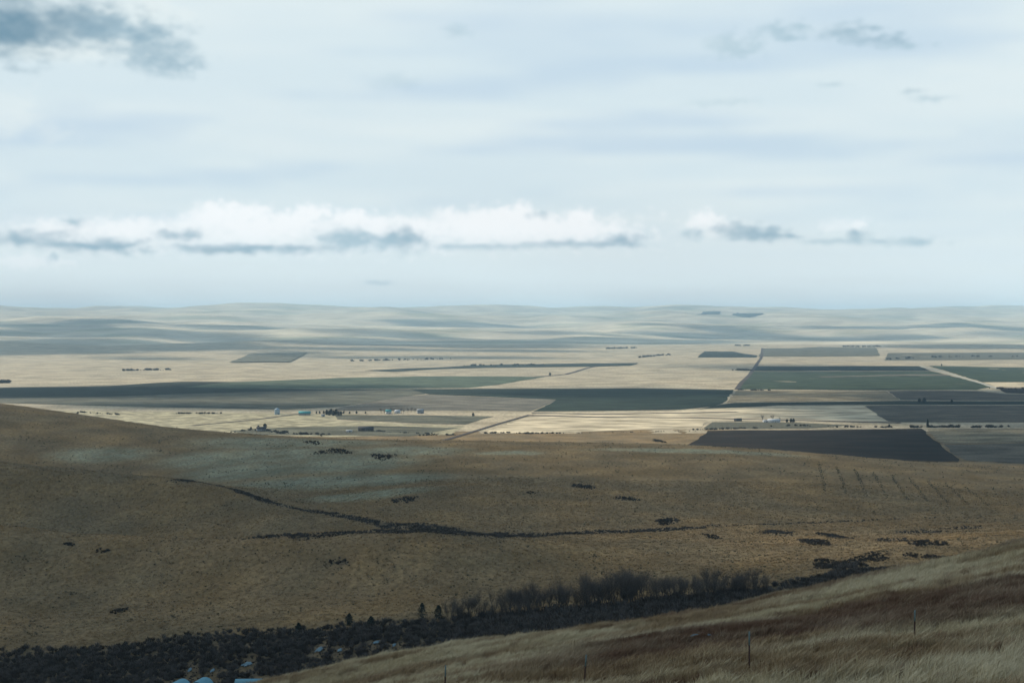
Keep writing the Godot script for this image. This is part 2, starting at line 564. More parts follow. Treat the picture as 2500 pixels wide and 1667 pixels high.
	for k in 150:
		var az := r.randf_range(22.0, 338.0)
		var base := r.randf_range(2.6, 3.4)
		var size := r.randf_range(0.8, 2.2)
		puffs.append([az, base + 0.35 * size, size, size * 0.36, shine, r.randf_range(0.4, 0.9)])
		puffs.append([az + r.randf_range(-0.5, 1.0), base, size * 1.2, 0.25, dim, r.randf_range(0.4, 0.8)])
	for k in 70:
		var az := r.randf_range(24.0, 336.0)
		var el := r.randf_range(8.0, 30.0)
		puffs.append([az, el, r.randf_range(1.5, 4.0), r.randf_range(0.4, 1.2), dim if k % 3 else dark, r.randf_range(0.3, 0.7)])
		puffs.append([az + 1.5, el + 0.8, r.randf_range(1.5, 3.0), r.randf_range(0.4, 0.8), white, 0.6])
	for q in puffs:
		var ra: float = q[2] * 1.5
		var re: float = q[3] * 1.5
		var j0 := maxi(0, int((90.0 - q[1] - re) / 180.0 * h))
		var j1 := mini(h / 2, int((90.0 - q[1] + re) / 180.0 * h) + 1)
		var i0 := int(floor((q[0] - ra) / 360.0 * w)) + w / 2
		var i1 := int(ceil((q[0] + ra) / 360.0 * w)) + w / 2
		var col: Vector3 = q[4]
		var s: float = q[5]
		var fq := clampf(0.55 / q[3], 0.32, 1.1) * (1.7 if col == shine else 1.0)
		var rim := 0.3 if col == shine else 0.0
		for j in range(j0, j1):
			var el := 90.0 - (j + 0.5) / h * 180.0
			for i in range(i0, i1):
				var az := (i + 0.5 - w / 2) / w * 360.0
				var n := edge.get_noise_2d(az * fq, el * fq * 1.9)
				var n2 := edge.get_noise_2d(az * fq + 70.0, el * fq * 1.9 + 30.0)
				var a: float = (az - q[0]) / q[2] + n * 0.75
				var b: float = (el - q[1]) / q[3] + n2 * 0.75
				var k := s * smooth(1.35 - 0.5 * rim, rim, sqrt(a * a + b * b) + n * 0.25) * 1.15
				k = minf(k, 1.0)
				if k > 0.002:
					var o := (j * w + posmod(i, w)) * 3
					px[o] = lerpf(px[o], col.x, k)
					px[o + 1] = lerpf(px[o + 1], col.y, k)
					px[o + 2] = lerpf(px[o + 2], col.z, k)
	return ImageTexture.create_from_image(Image.create_from_data(w, h, false, Image.FORMAT_RGBF, px.to_byte_array()))

# clouds overhead; thin added sheets aside, their shadows lie where the photograph shows them
func cloud_blob(seed_: int) -> ArrayMesh:
	var n := FastNoiseLite.new()
	n.seed = seed_
	n.frequency = 1.0
	n.fractal_octaves = 4
	var st := begin()
	var rings := 20
	var sides := 44
	var p := []
	for j in rings + 1:
		var row := []
		var el := PI * (float(j) / rings - 0.5)
		for i in sides:
			var az := TAU * i / sides
			var q := Vector3(cos(el) * cos(az), sin(el), cos(el) * sin(az))
			var k := 1.0 + 0.55 * n.get_noise_3dv(q * 1.6) + 0.25 * n.get_noise_3dv(q * 5.0)
			q *= k
			if q.y < 0.0:
				q.y *= 0.35
			row.append(q)
		p.append(row)
	for j in rings:
		for i in sides:
			var k := (i + 1) % sides
			quad(st, p[j][i], p[j + 1][i], p[j + 1][k], p[j][k])
	return finish(st)

func make_clouds() -> void:
	var blobs := []
	for k in 5:
		blobs.append(cloud_blob(40 + k))
	var st := begin()
	var k := 0
	# shadow on the ground: centre x, distance, half width, half depth (metres), base height
	for q in CLOUD_SHADOWS:
		var lift: float = 4200.0 if q[1] > 900 else 8000.0
		var spot := hit(q[0], q[1])
		var far := hit(q[0], q[1] - q[3], 300.0)
		var near := hit(q[0], q[1] + q[3], 300.0)
		var half := absf(far.z - near.z) / 2.0
		var rx: float = q[2] / F * -spot.z
		if q[1] < 880:
			rx *= 0.95
		var at := Vector3(spot.x, spot.y, (far.z + near.z) / 2.0) + SUN / SUN.y * lift
		st.append_from(blobs[k % 5], 0, Transform3D(Basis.from_scale(Vector3(rx, minf(rx, half) * 0.3 + 40.0, half)), at))
		k += 1
	# the cloud that shades the near slope and the ravine
	st.append_from(blobs[2], 0, Transform3D(Basis.from_scale(Vector3(1900.0, 120.0, 480.0)), Vector3(0, 80, -60) + SUN / SUN.y * 4200.0))
	var m := flat(Color(0.93, 0.93, 0.94, 0.7), 1.0)
	m.transparency = BaseMaterial3D.TRANSPARENCY_ALPHA
	var o := part("clouds", st.commit(), m, self)
	tag(o, "white broken clouds drifting high above the farmed plain", "clouds", "", "stuff")
	# thinner sheets over the hills in front let some sun through: x, distance, half width, half depth
	st = begin()
	for q in [[-100, 560, 2600, 900], [700, 1250, 1300, 330], [-900, 1150, 700, 300], [430, 880, 240, 240], [-480, 620, 300, 160], [-260, 800, 260, 80], [-280, 805, 240, 75], [-300, 800, 220, 80], [-330, 1050, 280, 90], [-360, 1045, 260, 85], [-330, 1060, 240, 80]]:  # the small stacked sheets are added out of view to darken hill folds
		st.append_from(blobs[k % 5], 0, Transform3D(Basis.from_scale(Vector3(q[2], 120.0, q[3])), Vector3(q[0], 60.0, -q[1]) + SUN / SUN.y * 4200.0))
		k += 1
	m = m.duplicate()
	m.albedo_color.a = 0.2
	o = part("cloud_shade_sheets", st.commit(), m, self)
	tag(o, "thin cloud sheets above the grass hills, small unseen ones added to shade hollows", "clouds", "", "stuff")

const CLOUD_SHADOWS := [
	# right-hand fields
	[2480, 1100, 420, 35], [2400, 1012, 420, 30], [2480, 968, 430, 15], [2330, 1060, 200, 10],
	# dark bands on the plain
	[150, 958, 560, 11], [640, 992, 300, 7], [330, 990, 200, 6], [1500, 957, 330, 9], [1950, 987, 330, 4], [1950, 899, 240, 7], [700, 944, 300, 4], [2000, 1018, 200, 3],
	# far country
[60, 858, 260, 10], [300, 846, 300, 8], [120, 815, 260, 7], [430, 822, 200, 6], [780, 832, 260, 6], [690, 862, 90, 5], [1130, 840, 260, 8], [1000, 822, 160, 5], [1020, 872, 300, 3], [1450, 830, 260, 7], [1330, 812, 160, 4], [1900, 824, 210, 8], [2160, 826, 170, 6], [2380, 846, 240, 6], [620, 800, 220, 5], [1750, 800, 160, 4], [80, 792, 240, 5], [2330, 796, 160, 4], [1100, 790, 180, 4], [350, 875, 110, 3], [250, 830, 150, 4], [520, 850, 200, 4], [900, 852, 160, 4], [560, 818, 140, 4], [20, 832, 120, 5], [1250, 856, 160, 3], [1600, 815, 120, 3], [2050, 800, 140, 3], [860, 806, 150, 3], [2480, 815, 120, 4], [200, 802, 160, 3]]

# ------------------------------------------------------------------ fields, roads
func drape(poly: PackedVector2Array, cell: float, lift: float) -> ArrayMesh:
	var lo := poly[0]
	var hi := poly[0]
	for p in poly:
		lo = lo.min(p)
		hi = hi.max(p)
	var st := begin()
	st.set_smooth_group(0)
	var x := floorf(lo.x / cell) * cell
	while x < hi.x:
		var d := floorf(lo.y / cell) * cell
		while d < hi.y:
			var box := PackedVector2Array([Vector2(x, d), Vector2(x + cell, d), Vector2(x + cell, d + cell), Vector2(x, d + cell)])
			for piece in Geometry2D.intersect_polygons(poly, box):
				var ids := Geometry2D.triangulate_polygon(piece)
				for k in range(0, ids.size(), 3):
					var t := []
					for n in 3:
						var q: Vector2 = piece[ids[k + n]]
						t.append(Vector3(q.x, ground(q.x, q.y) + lift, -q.y))
					if (t[1] - t[0]).cross(t[2] - t[0]).y > 0.0:
						tri(st, t[0], t[2], t[1])
					else:
						tri(st, t[0], t[1], t[2])
			d += cell
		x += cell
	st.index()
	return finish(st)

func field(called: String, pixels: Array, m: Material, lift := 0.4) -> void:
	var poly := PackedVector2Array()
	for q in pixels:
		poly.append(on_plain(q[0], q[1]))
	poly = rough_edge(poly, 6.0)
	if Geometry2D.is_polygon_clockwise(poly):
		poly.reverse()
	var far := poly[0].y
	var o := part(called, drape(poly, 50.0 if far < 4000.0 else 110.0, lift), m, self)
	o.set_meta("kind", "structure")

func strip(called: String, pixels: Array, wide: float, m: Material, lift := 0.6) -> void:
	var c := []
	for q in pixels:
		c.append(on_plain(q[0], q[1]))
	var a := PackedVector2Array()
	var b := PackedVector2Array()
	for i in c.size():
		var t: Vector2 = ((c[i] - c[maxi(0, i - 1)]).normalized() + (c[mini(c.size() - 1, i + 1)] - c[i]).normalized()).normalized()
		var n := Vector2(-t.y, t.x) * wide / 2.0
		a.append(c[i] + n)
		b.append(c[i] - n)
	b.reverse()
	a.append_array(b)
	if Geometry2D.is_polygon_clockwise(a):
		a.reverse()
	var o := part(called, drape(a, 50.0, lift), m, self)
	o.set_meta("kind", "structure")

# ------------------------------------------------------------------ plants
func branch(wood: SurfaceTool, twigs: SurfaceTool, r: RandomNumberGenerator, a: Vector3, dir: Vector3, long: float, thick: float, level: int, most: int) -> void:
	var n := 3 if level < 2 else 2
	var p := a
	var t := thick
	var d := dir
	for i in n:
		var q := p + d * long / n
		var t2 := t * (0.74 if level > 0 else 0.8)
		if level < most:
			tube(wood, p, q, t, t2, 5 if level == 0 else 3)
		else:
			var side := d.cross(Vector3(r.randf_range(-1, 1), r.randf_range(-1, 1), r.randf_range(-1, 1))).normalized() * t
			quad(twigs, p - side, q - side * 0.6, q + side * 0.6, p + side)
		p = q
		t = t2
		if level < most and (level > 0 or i > 0):
			for k in (4 if level > 0 else 3):
				var s := Vector3(r.randf_range(-1, 1), r.randf_range(-0.1, 0.9), r.randf_range(-1, 1)).normalized()
				branch(wood, twigs, r, p, (d * 0.7 + s * 0.95).normalized(), long * r.randf_range(0.42, 0.68), t * 0.6, level + 1, most)
		d = (d + Vector3(r.randf_range(-0.25, 0.25), r.randf_range(0.0, 0.22), r.randf_range(-0.25, 0.25))).normalized()
	if level < most:
		branch(wood, twigs, r, p, d, long * 0.55, t * 0.8, level + 1, most)

func bare_tree(label: String, group: String, seed_: int, tall: float, stems: int) -> Node3D:
	var r := RandomNumberGenerator.new()
	r.seed = seed_
	var o := thing("bare_tree", label, "tree", Vector3.ZERO, 0.0, group)
	var wood := begin()
	var twigs := begin()
	for s in stems:
		var lean := Vector3(r.randf_range(-0.3, 0.3), 1.0, r.randf_range(-0.3, 0.3)) if stems > 1 else Vector3(r.randf_range(-0.1, 0.1), 1, r.randf_range(-0.1, 0.1))
		branch(wood, twigs, r, Vector3(r.randf_range(-0.5, 0.5), -0.3, r.randf_range(-0.5, 0.5)) * (1.0 if stems > 1 else 0.1) - Vector3(0, 0.2, 0), lean.normalized(), tall * 0.46, tall * 0.0115, 0, 3)
	part("trunk", finish(wood), M.bark, o)
	part("crown", finish(twigs), M.twig, o)
	return o

func leafy(label: String, called: String, group: String, seed_: int, tall: float, wide: float, cone: float, count: int, leaf: float, m: Material) -> Node3D:
	var r := RandomNumberGenerator.new()
	r.seed = seed_
	var o := thing(called, label, "tree" if tall > 3.0 else "shrub", Vector3.ZERO, 0.0, group)
	var wood := begin()
	tube(wood, Vector3(0, -0.4, 0), Vector3(0, tall * 0.85, 0), tall * 0.022, tall * 0.004, 5)
	part("trunk" if tall > 3.0 else "stem", finish(wood), M.bark, o)
	var st := begin()
	foliage(st, r, Vector3.ZERO, tall, wide, cone, count, leaf)
	part("crown" if tall > 3.0 else "foliage", finish(st), m, o)
	return o

func foliage(st: SurfaceTool, r: RandomNumberGenerator, at: Vector3, tall: float, wide: float, cone: float, count: int, leaf: float) -> void:
	for k in count:
		var y := pow(r.randf(), 0.8)
		var reach := wide * 0.5 * lerpf(sqrt(maxf(0.0, 1.0 - pow(absf(y * 2.0 - 0.9) / 1.1, 2.2))), 1.0 - y * 0.96, cone)
		var az := r.randf() * TAU
		reach *= pow(r.randf(), 0.45) * (0.85 + 0.3 * sin(az * 3.0 + y * 9.0))
		var p := at + Vector3(cos(az) * reach, 0.03 * tall + y * tall * 0.95, sin(az) * reach)
		var a := Vector3(r.randf_range(-1, 1), r.randf_range(-0.3, 1), r.randf_range(-1, 1)).normalized() * leaf
		var b := Vector3(r.randf_range(-1, 1), r.randf_range(-1, 1), r.randf_range(-1, 1)).normalized() * leaf * 0.6
		tri(st, p - b, p + a, p + b)

func twig_shrub(seed_: int, count: int) -> ArrayMesh:
	# a leafless thicket one metre high and about as wide
	var r := RandomNumberGenerator.new()
	r.seed = seed_
	var st := begin()
	for k in count:
		var az := r.randf() * TAU
		var out := r.randf_range(0.1, 0.55)
		var a := Vector3(cos(az) * out * 0.35, -0.05, sin(az) * out * 0.35)
		var b := Vector3(cos(az) * out + r.randf_range(-0.1, 0.1), r.randf_range(0.45, 1.0) * (1.0 - out * 0.45), sin(az) * out + r.randf_range(-0.1, 0.1))
		var s := (b - a).cross(Vector3(r.randf_range(-1, 1), 0.2, r.randf_range(-1, 1))).normalized() * 0.028
		quad(st, a - s, b - s * 0.5, b + s * 0.5, a + s)
		for m in 2:
			var c := a.lerp(b, r.randf_range(0.4, 0.9))
			var e := c + Vector3(r.randf_range(-0.22, 0.22), r.randf_range(0.05, 0.3), r.randf_range(-0.22, 0.22))
			tri(st, c - s * 0.9, e, c + s * 0.9)
	return finish(st)

func scatter(called: String, mesh: Mesh, m: Material, spots: Array, tints: Array, label: String, category: String) -> void:
	var mm := MultiMesh.new()
	mm.transform_format = MultiMesh.TRANSFORM_3D
	mm.use_colors = tints.size() > 0
	mm.mesh = mesh
	mm.instance_count = spots.size()
	for k in spots.size():
		mm.set_instance_transform(k, spots[k])
		if tints:
			mm.set_instance_color(k, tints[k])
	var o := MultiMeshInstance3D.new()
	o.name = numbered(called)
	o.multimesh = mm
	o.material_override = m
	add_child(o)
	tag(o, label, category, "", "stuff")

func at_pixel(u: float, v: float, from := 380.0) -> Vector3:
	return hit(u, v, from)

func in_poly(lo: float, hi: float) -> float:
	return rng.randf_range(lo, hi)

func make_grass() -> void:
	# tufts of wind-combed prairie grass on the near slope
	var r := RandomNumberGenerator.new()
	r.seed = 9
	var clumps := []
	for v in 3:
		var st := begin()
		for k in 15:
			var az := r.randf() * TAU
			var foot := Vector3(cos(az), 0, sin(az)) * r.randf_range(0.0, 0.22)
			var tall := r.randf_range(0.32, 0.72)
			var lean := Vector3(0.35 + r.randf_range(-0.45, 0.45), 0.0, r.randf_range(-0.45, 0.45))
			var side := Vector3(r.randf_range(-1, 1), 0, r.randf_range(-1, 1)).normalized() * 0.011
			var mid := foot + Vector3(lean.x * 0.3, 0.55, lean.z * 0.3) * tall
			var tip := foot + Vector3(lean.x, 0.92, lean.z) * tall
			quad(st, foot - side - Vector3(0, 0.06, 0), mid - side * 0.8, mid + side * 0.8, foot + side - Vector3(0, 0.06, 0))
			tri(st, mid - side * 0.8, tip, mid + side * 0.8)
		clumps.append(finish(st))
	var lists := [[], [], []]
	var tints := [[], [], []]
	for k in 150000:
		var d := sqrt(r.randf_range(26.0 * 26.0, 134.0 * 134.0))
		var x := r.randf_range(-0.42, 0.42) * d
		var y := near_height(x, d)
		if EYE - y > 0.285 * d + 1.0:
			continue
		var c := grass_colour(x, d)
		var n := noise_c.get_noise_2d(x * 0.6, d * 0.6)
		if n < -0.28 and r.randf() < 0.7:
			continue
		var q := r.randf_range(0.8, 1.15)
		c = Color(c.r * q, c.g * q, c.b * q)
		var size := r.randf_range(0.6, 1.1) * (1.0 + 0.35 * n) * (0.8 if c.g < 0.14 else 1.0)
		var b := Basis(Vector3.UP, r.randf_range(-0.8, 0.8) + 1.2 * noise_b.get_noise_2d(x * 0.06, d * 0.06)).scaled(Vector3(size * 1.2, size, size * 1.2))
		lists[k % 3].append(Transform3D(b, Vector3(x, y, -d)))
		tints[k % 3].append(c)
	var far_spots := [[], [], []]
	var far_tints := [[], [], []]
	for k in 300000:
		var d := sqrt(r.randf_range(455.0 * 455.0, 1010.0 * 1010.0))
		var x := r.randf_range(-0.4, 0.4) * d
		if brush_mask.at(x, d) > 0.45:
			continue
		var n := noise_c.get_noise_2d(x * 0.16, d * 0.16)
		if n + r.randf_range(-0.35, 0.35) < -0.1:
			continue
		var c := mid_tint(x, d, 0.0)
		var q := r.randf_range(0.5, 1.05)
		c = Color(c.r * q, c.g * q, c.b * q)
		var size := r.randf_range(0.5, 1.15) * (1.0 + 0.5 * n)
		far_spots[k % 3].append(Transform3D(Basis(Vector3.UP, r.randf() * TAU).scaled(Vector3(size * 2.2, size, size * 2.2)), Vector3(x, ground(x, d), -d)))
		far_tints[k % 3].append(c)
	for v in 3:
		scatter("bunch_grass", clumps[v], M.blade, far_spots[v], far_tints[v], "dry brown bunch grass covering the rolling hills", "grass")
	for v in 3:
		scatter("grass", clumps[v], M.blade, lists[v], tints[v], "dry windblown prairie grass covering the fenced slope", "grass")

# ------------------------------------------------------------------ buildings
func gable(at: Vector3, wide: float, long: float, rise: float, over: float) -> ArrayMesh:
	# a roof with its ridge along x
	var st := begin()
	var x := long / 2.0 + over
	var z := wide / 2.0 + over
	var a := at + Vector3(-x, -over * rise / wide, z)
	var b := at + Vector3(x, -over * rise / wide, z)
	var c := at + Vector3(x, -over * rise / wide, -z)
	var d := at + Vector3(-x, -over * rise / wide, -z)
	var e := at + Vector3(-x, rise, 0)
	var f := at + Vector3(x, rise, 0)
	quad(st, a, e, f, b)
	quad(st, c, f, e, d)
	tri(st, a, d, e)
	tri(st, b, f, c)
	quad(st, a, b, c, d)
	return finish(st)

func building(called: String, label: String, category: String, at: Vector3, turn: float, long: float, wide: float, tall: float, rise: float, wall: Material, roof: Material, openings := 2, group := "") -> Node3D:
	var o := thing(called, label, category, at, turn, group)
	part("wall", box_mesh(Vector3(0, tall / 2 - 0.3, 0), Vector3(long, tall + 0.6, wide)), wall, o)
	part("roof", gable(Vector3(0, tall + 0.02, 0), wide, long, rise, 0.4), roof, o)
	part("door", box_mesh(Vector3(long * 0.1, 1.05, wide / 2 + 0.03), Vector3(1.1, 2.1, 0.1)), M.door, o)
	for k in openings:
		var w := part("window", box_mesh(Vector3(long * (-0.32 + 0.62 * k / maxf(1.0, openings - 1.0)), tall * 0.58, wide / 2 + 0.03), Vector3(1.2, 1.1, 0.12)), M.trim, o)
		part("pane", box_mesh(Vector3(long * (-0.32 + 0.62 * k / maxf(1.0, openings - 1.0)), tall * 0.58, wide / 2 + 0.06), Vector3(1.0, 0.9, 0.12)), M.glass, w)
	return o

func grain_bin(label: String, at: Vector3, r: float, tall: float) -> void:
	var o := thing("grain_bin", label, "grain bin", at, 0.6)
	var st := begin()
	var rows := 14
	for j in rows:
		var y0 := tall * j / rows - (0.4 if j == 0 else 0.0)
		var y1 := tall * (j + 0.5) / rows
		var y2 := tall * (j + 1) / rows
		for i in 28:
			var q := TAU * i / 28
			var k := TAU * (i + 1) / 28
			var n := Vector3(cos(q), 0, sin(q))
			var m := Vector3(cos(k), 0, sin(k))
			quad(st, n * r + Vector3(0, y0, 0), n * (r + 0.08) + Vector3(0, y1, 0), m * (r + 0.08) + Vector3(0, y1, 0), m * r + Vector3(0, y0, 0))
			quad(st, n * (r + 0.08) + Vector3(0, y1, 0), n * r + Vector3(0, y2, 0), m * r + Vector3(0, y2, 0), m * (r + 0.08) + Vector3(0, y1, 0))
	part("wall", finish(st), M.steel, o)
	st = begin()
	for i in 28:
		var q := TAU * i / 28
		var k := TAU * (i + 1) / 28
		quad(st, Vector3(cos(q), 0, sin(q)) * (r + 0.3) + Vector3(0, tall, 0), Vector3(cos(q), 0, sin(q)) * 0.6 + Vector3(0, tall + r * 0.5, 0), Vector3(cos(k), 0, sin(k)) * 0.6 + Vector3(0, tall + r * 0.5, 0), Vector3(cos(k), 0, sin(k)) * (r + 0.3) + Vector3(0, tall, 0))
	var roof := part("roof", finish(st), M.steel, o)
	st = begin()
	tube(st, Vector3(0, tall + r * 0.48, 0), Vector3(0, tall + r * 0.5 + 0.5, 0), 0.7, 0.7, 12)
	tube(st, Vector3(0, tall + r * 0.5 + 0.5, 0), Vector3(0, tall + r * 0.5 + 0.8, 0), 0.8, 0.02, 12)
	part("cap", finish(st), M.steel, roof)
	part("door", box_mesh(Vector3(0, 1.2, r + 0.06), Vector3(0.9, 1.8, 0.16)), M.door, o)

func vaulted_shed(label: String, at: Vector3, turn: float, long: float, wide: float) -> void:
	var o := thing("shed", label, "shed", at, turn, "")
	var st := begin()
	var n := 14
	for i in n:
		var q := PI * i / n
		var k := PI * (i + 1) / n
		var a := Vector3(0, sin(q) * wide * 0.5, cos(q) * wide * 0.5)
		var b := Vector3(0, sin(k) * wide * 0.5, cos(k) * wide * 0.5)
		var e := Vector3(long / 2, 0, 0)
		quad(st, a - e, b - e, b + e, a + e)
	part("roof", finish(st), M.blue_roof, o)
	for s in [-1.0, 1.0]:
		st = begin()
		var e := Vector3((long / 2 - 0.12) * s, 0, 0)
		for i in n:
			var q := PI * i / n
			var k := PI * (i + 1) / n
			tri(st, e, e + Vector3(0, sin(q) * wide * 0.49, cos(q) * wide * 0.49), e + Vector3(0, sin(k) * wide * 0.49, cos(k) * wide * 0.49))
		part("end_wall", finish(st), M.blue_wall, o)
	part("door", box_mesh(Vector3(long / 2 - 0.05, 1.0, 0), Vector3(0.1, 2.0, 1.6)), M.door, o)

func snow_patch(label: String, at: Vector3, rx: float, rz: float, seed_: int, group: String, height: Callable, dome := 0.28) -> void:
	var st := begin()
	var n := 26
	var r := RandomNumberGenerator.new()
	r.seed = seed_
	var reach := []
	for i in n:
		var q := TAU * i / n
		reach.append(0.75 + 0.7 * noise_c.get_noise_2d(cos(q) * 60.0 + seed_ * 30.0, sin(q) * 60.0))
	for ring in 4:
		var r0 := ring / 4.0
		var r1 := (ring + 1) / 4.0
		for i in n:
			var k := (i + 1) % n
			var t := []
			for w in [[i, r0], [k, r0], [k, r1], [i, r1]]:
				var q: float = TAU * w[0] / n
				var s: float = w[1] * reach[w[0]]
				var x: float = at.x + cos(q) * s * rx
				var d: float = -at.z + sin(q) * s * rz
				t.append(Vector3(x, height.call(x, d) + dome * (1.0 - w[1] * w[1]) - 0.05 * w[1], -d) - at)
			quad(st, t[0], t[1], t[2], t[3])
	var o := part("snow_patch", finish(st), M.snow, self)
	o.position = at
	tag(o, label, "snow patch", group)

# ------------------------------------------------------------------ the scene
func _ready() -> void:
	var cam := Camera3D.new()
	cam.name = "camera"
	add_child(cam)
	cam.position = Vector3(0, EYE, 0)
	cam.set_frustum(0.5 * 1667.0 / F, Vector2(0, -(1667.0 / 2.0 - HORIZON) / F * 0.5), 0.5, 60000.0)
	cam.current = true
	var env := Environment.new()
	env.background_mode = Environment.BG_SKY
	var sky := Sky.new()
	var pano := PanoramaSkyMaterial.new()
	pano.panorama = make_sky()
	sky.sky_material = pano
	env.sky = sky
	env.tonemap_mode = Environment.TONE_MAPPER_LINEAR
	env.tonemap_exposure = 1.7
	env.background_energy_multiplier = 0.68
	env.sky_rotation = Vector3(0, PI, 0)
	env.fog_enabled = true
	env.fog_density = 0.000045
	env.fog_light_color = Color(0.76, 0.91, 1.0)
	env.sdfgi_enabled = true
	env.ssao_enabled = true
	env.ssil_enabled = true
	var we := WorldEnvironment.new()
	we.name = "environment"
	we.environment = env
	add_child(we)
	var sun := DirectionalLight3D.new()
	sun.name = "sun"
	add_child(sun)
	sun.look_at_from_position(SUN * 100.0, Vector3.ZERO)
	sun.light_color = Color(1.0, 0.955, 0.88)
	sun.light_energy = 1.6
	sun.light_angular_distance = 0.6
	sun.shadow_enabled = true
	sun.directional_shadow_max_distance = 12000.0

	rng.seed = 4
	for k in [[noise_a, 11, 0.0016, 3], [noise_b, 12, 1.0, 3], [noise_c, 13, 1.0, 4], [noise_d, 14, 0.00026, 1]]:
		k[0].seed = k[1]
		k[0].noise_type = FastNoiseLite.TYPE_SIMPLEX_SMOOTH
		k[0].frequency = k[2]
		k[0].fractal_octaves = k[3]
	make_materials()
	lay_of_the_land()
	make_masks()
	make_land()
	make_fields()
	make_clouds()
	make_ravine()
	make_hillside()
	make_farms()
	make_slope()

func make_materials() -> void:
	var fine := grain(1024, 0.05, 6, 31, 0.68, 1.0, 0.5)
	var coarse := grain(1024, 0.010, 5, 32, 0.78, 1.0, 0.5)
	M.hill = land(Color.WHITE, fine, 170.0, true, coarse, 610.0)
	M.turf = land(Color.WHITE, fine, 9.0, true)
	M.plain = land(Color.WHITE, coarse, 1300.0, true, fine, 420.0)
	M.far = land(Color.WHITE, coarse, 9000.0, true)
	var worn := grain(1024, 0.014, 6, 35, 0.62, 1.0, 0.5)
	M.wheat = land(lin(0.042, 0.064, 0.042), worn, 900.0, false, fine, 230.0)
	M.young_wheat = land(lin(0.16, 0.205, 0.13), worn, 1100.0, false, fine, 230.0)
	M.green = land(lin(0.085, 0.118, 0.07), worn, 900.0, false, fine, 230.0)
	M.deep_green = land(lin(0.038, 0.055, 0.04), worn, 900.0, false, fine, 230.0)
	M.fallow = land(lin(0.30, 0.27, 0.21), worn, 900.0, false, fine, 230.0)
	M.olive = land(lin(0.22, 0.215, 0.155), worn, 900.0, false, fine, 230.0)
	M.plowed = land(lin(0.040, 0.028, 0.019), worn, 400.0, false, fine, 150.0)
	M.stubble = land(lin(0.70, 0.585, 0.40), worn, 900.0)
	M.tan = land(lin(0.42, 0.345, 0.22), worn, 700.0, false, fine, 230.0)
	M.shaded_dry_grass = land(lin(0.45, 0.40, 0.26), worn, 500.0)  # greenish tan grass, dulled by partial cloud shade put into the colour
	M.brown = land(lin(0.19, 0.165, 0.125), worn, 600.0, false, fine, 230.0)  # brown soil with some cloud shade mixed into the tone
	M.scrub = land(lin(0.13, 0.125, 0.09), fine, 300.0)
	M.road = land(lin(0.10, 0.085, 0.08), fine, 60.0)
	M.gravel = land(lin(0.50, 0.48, 0.40), fine, 60.0)
	M.bark = land(lin(0.075, 0.068, 0.060), fine, 6.0)
	M.twig = flat(lin(0.085, 0.076, 0.067), 1.0)
	M.brush = flat(lin(0.042, 0.036, 0.028), 1.0)
	M.sage = flat(lin(0.075, 0.075, 0.05), 1.0)
	M.juniper = flat(lin(0.022, 0.030, 0.022), 1.0)
	M.blade = flat(Color.WHITE, 0.9)
	M.blade.vertex_color_use_as_albedo = true
	M.blade.backlight = Color(0.25, 0.22, 0.15)
	M.white_wall = land(lin(0.72, 0.73, 0.73), fine, 14.0)
	M.grey_wall = land(lin(0.34, 0.36, 0.38), fine, 14.0)
	M.dark_wall = land(lin(0.10, 0.095, 0.09), fine, 14.0)
	M.dark_roof = land(lin(0.085, 0.085, 0.09), fine, 14.0)
	M.teal_roof = land(lin(0.12, 0.42, 0.44), fine, 20.0)
	M.pale_roof = land(lin(0.62, 0.66, 0.70), fine, 20.0)
	M.blue_roof = land(lin(0.20, 0.42, 0.52), fine, 16.0)
	M.blue_wall = land(lin(0.10, 0.19, 0.24), fine, 16.0)
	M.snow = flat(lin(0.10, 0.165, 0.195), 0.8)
	M.steel = flat(lin(0.26, 0.33, 0.38), 0.45)
	M.steel.metallic = 0.6
	M.door = flat(lin(0.12, 0.11, 0.10))
	M.trim = flat(lin(0.6, 0.6, 0.58))
	M.glass = flat(lin(0.03, 0.035, 0.04), 0.15)
	M.post = flat(lin(0.06, 0.036, 0.03), 0.8)
	M.tip = flat(lin(0.13, 0.18, 0.18), 0.8)

	for m in [M.wheat, M.young_wheat, M.green, M.deep_green, M.fallow, M.olive, M.stubble, M.tan, M.plowed, M.brown]:
		m.uv1_scale = Vector3(1.0 / 1500.0, 1.0 / 600.0, 1.0 / 700.0)

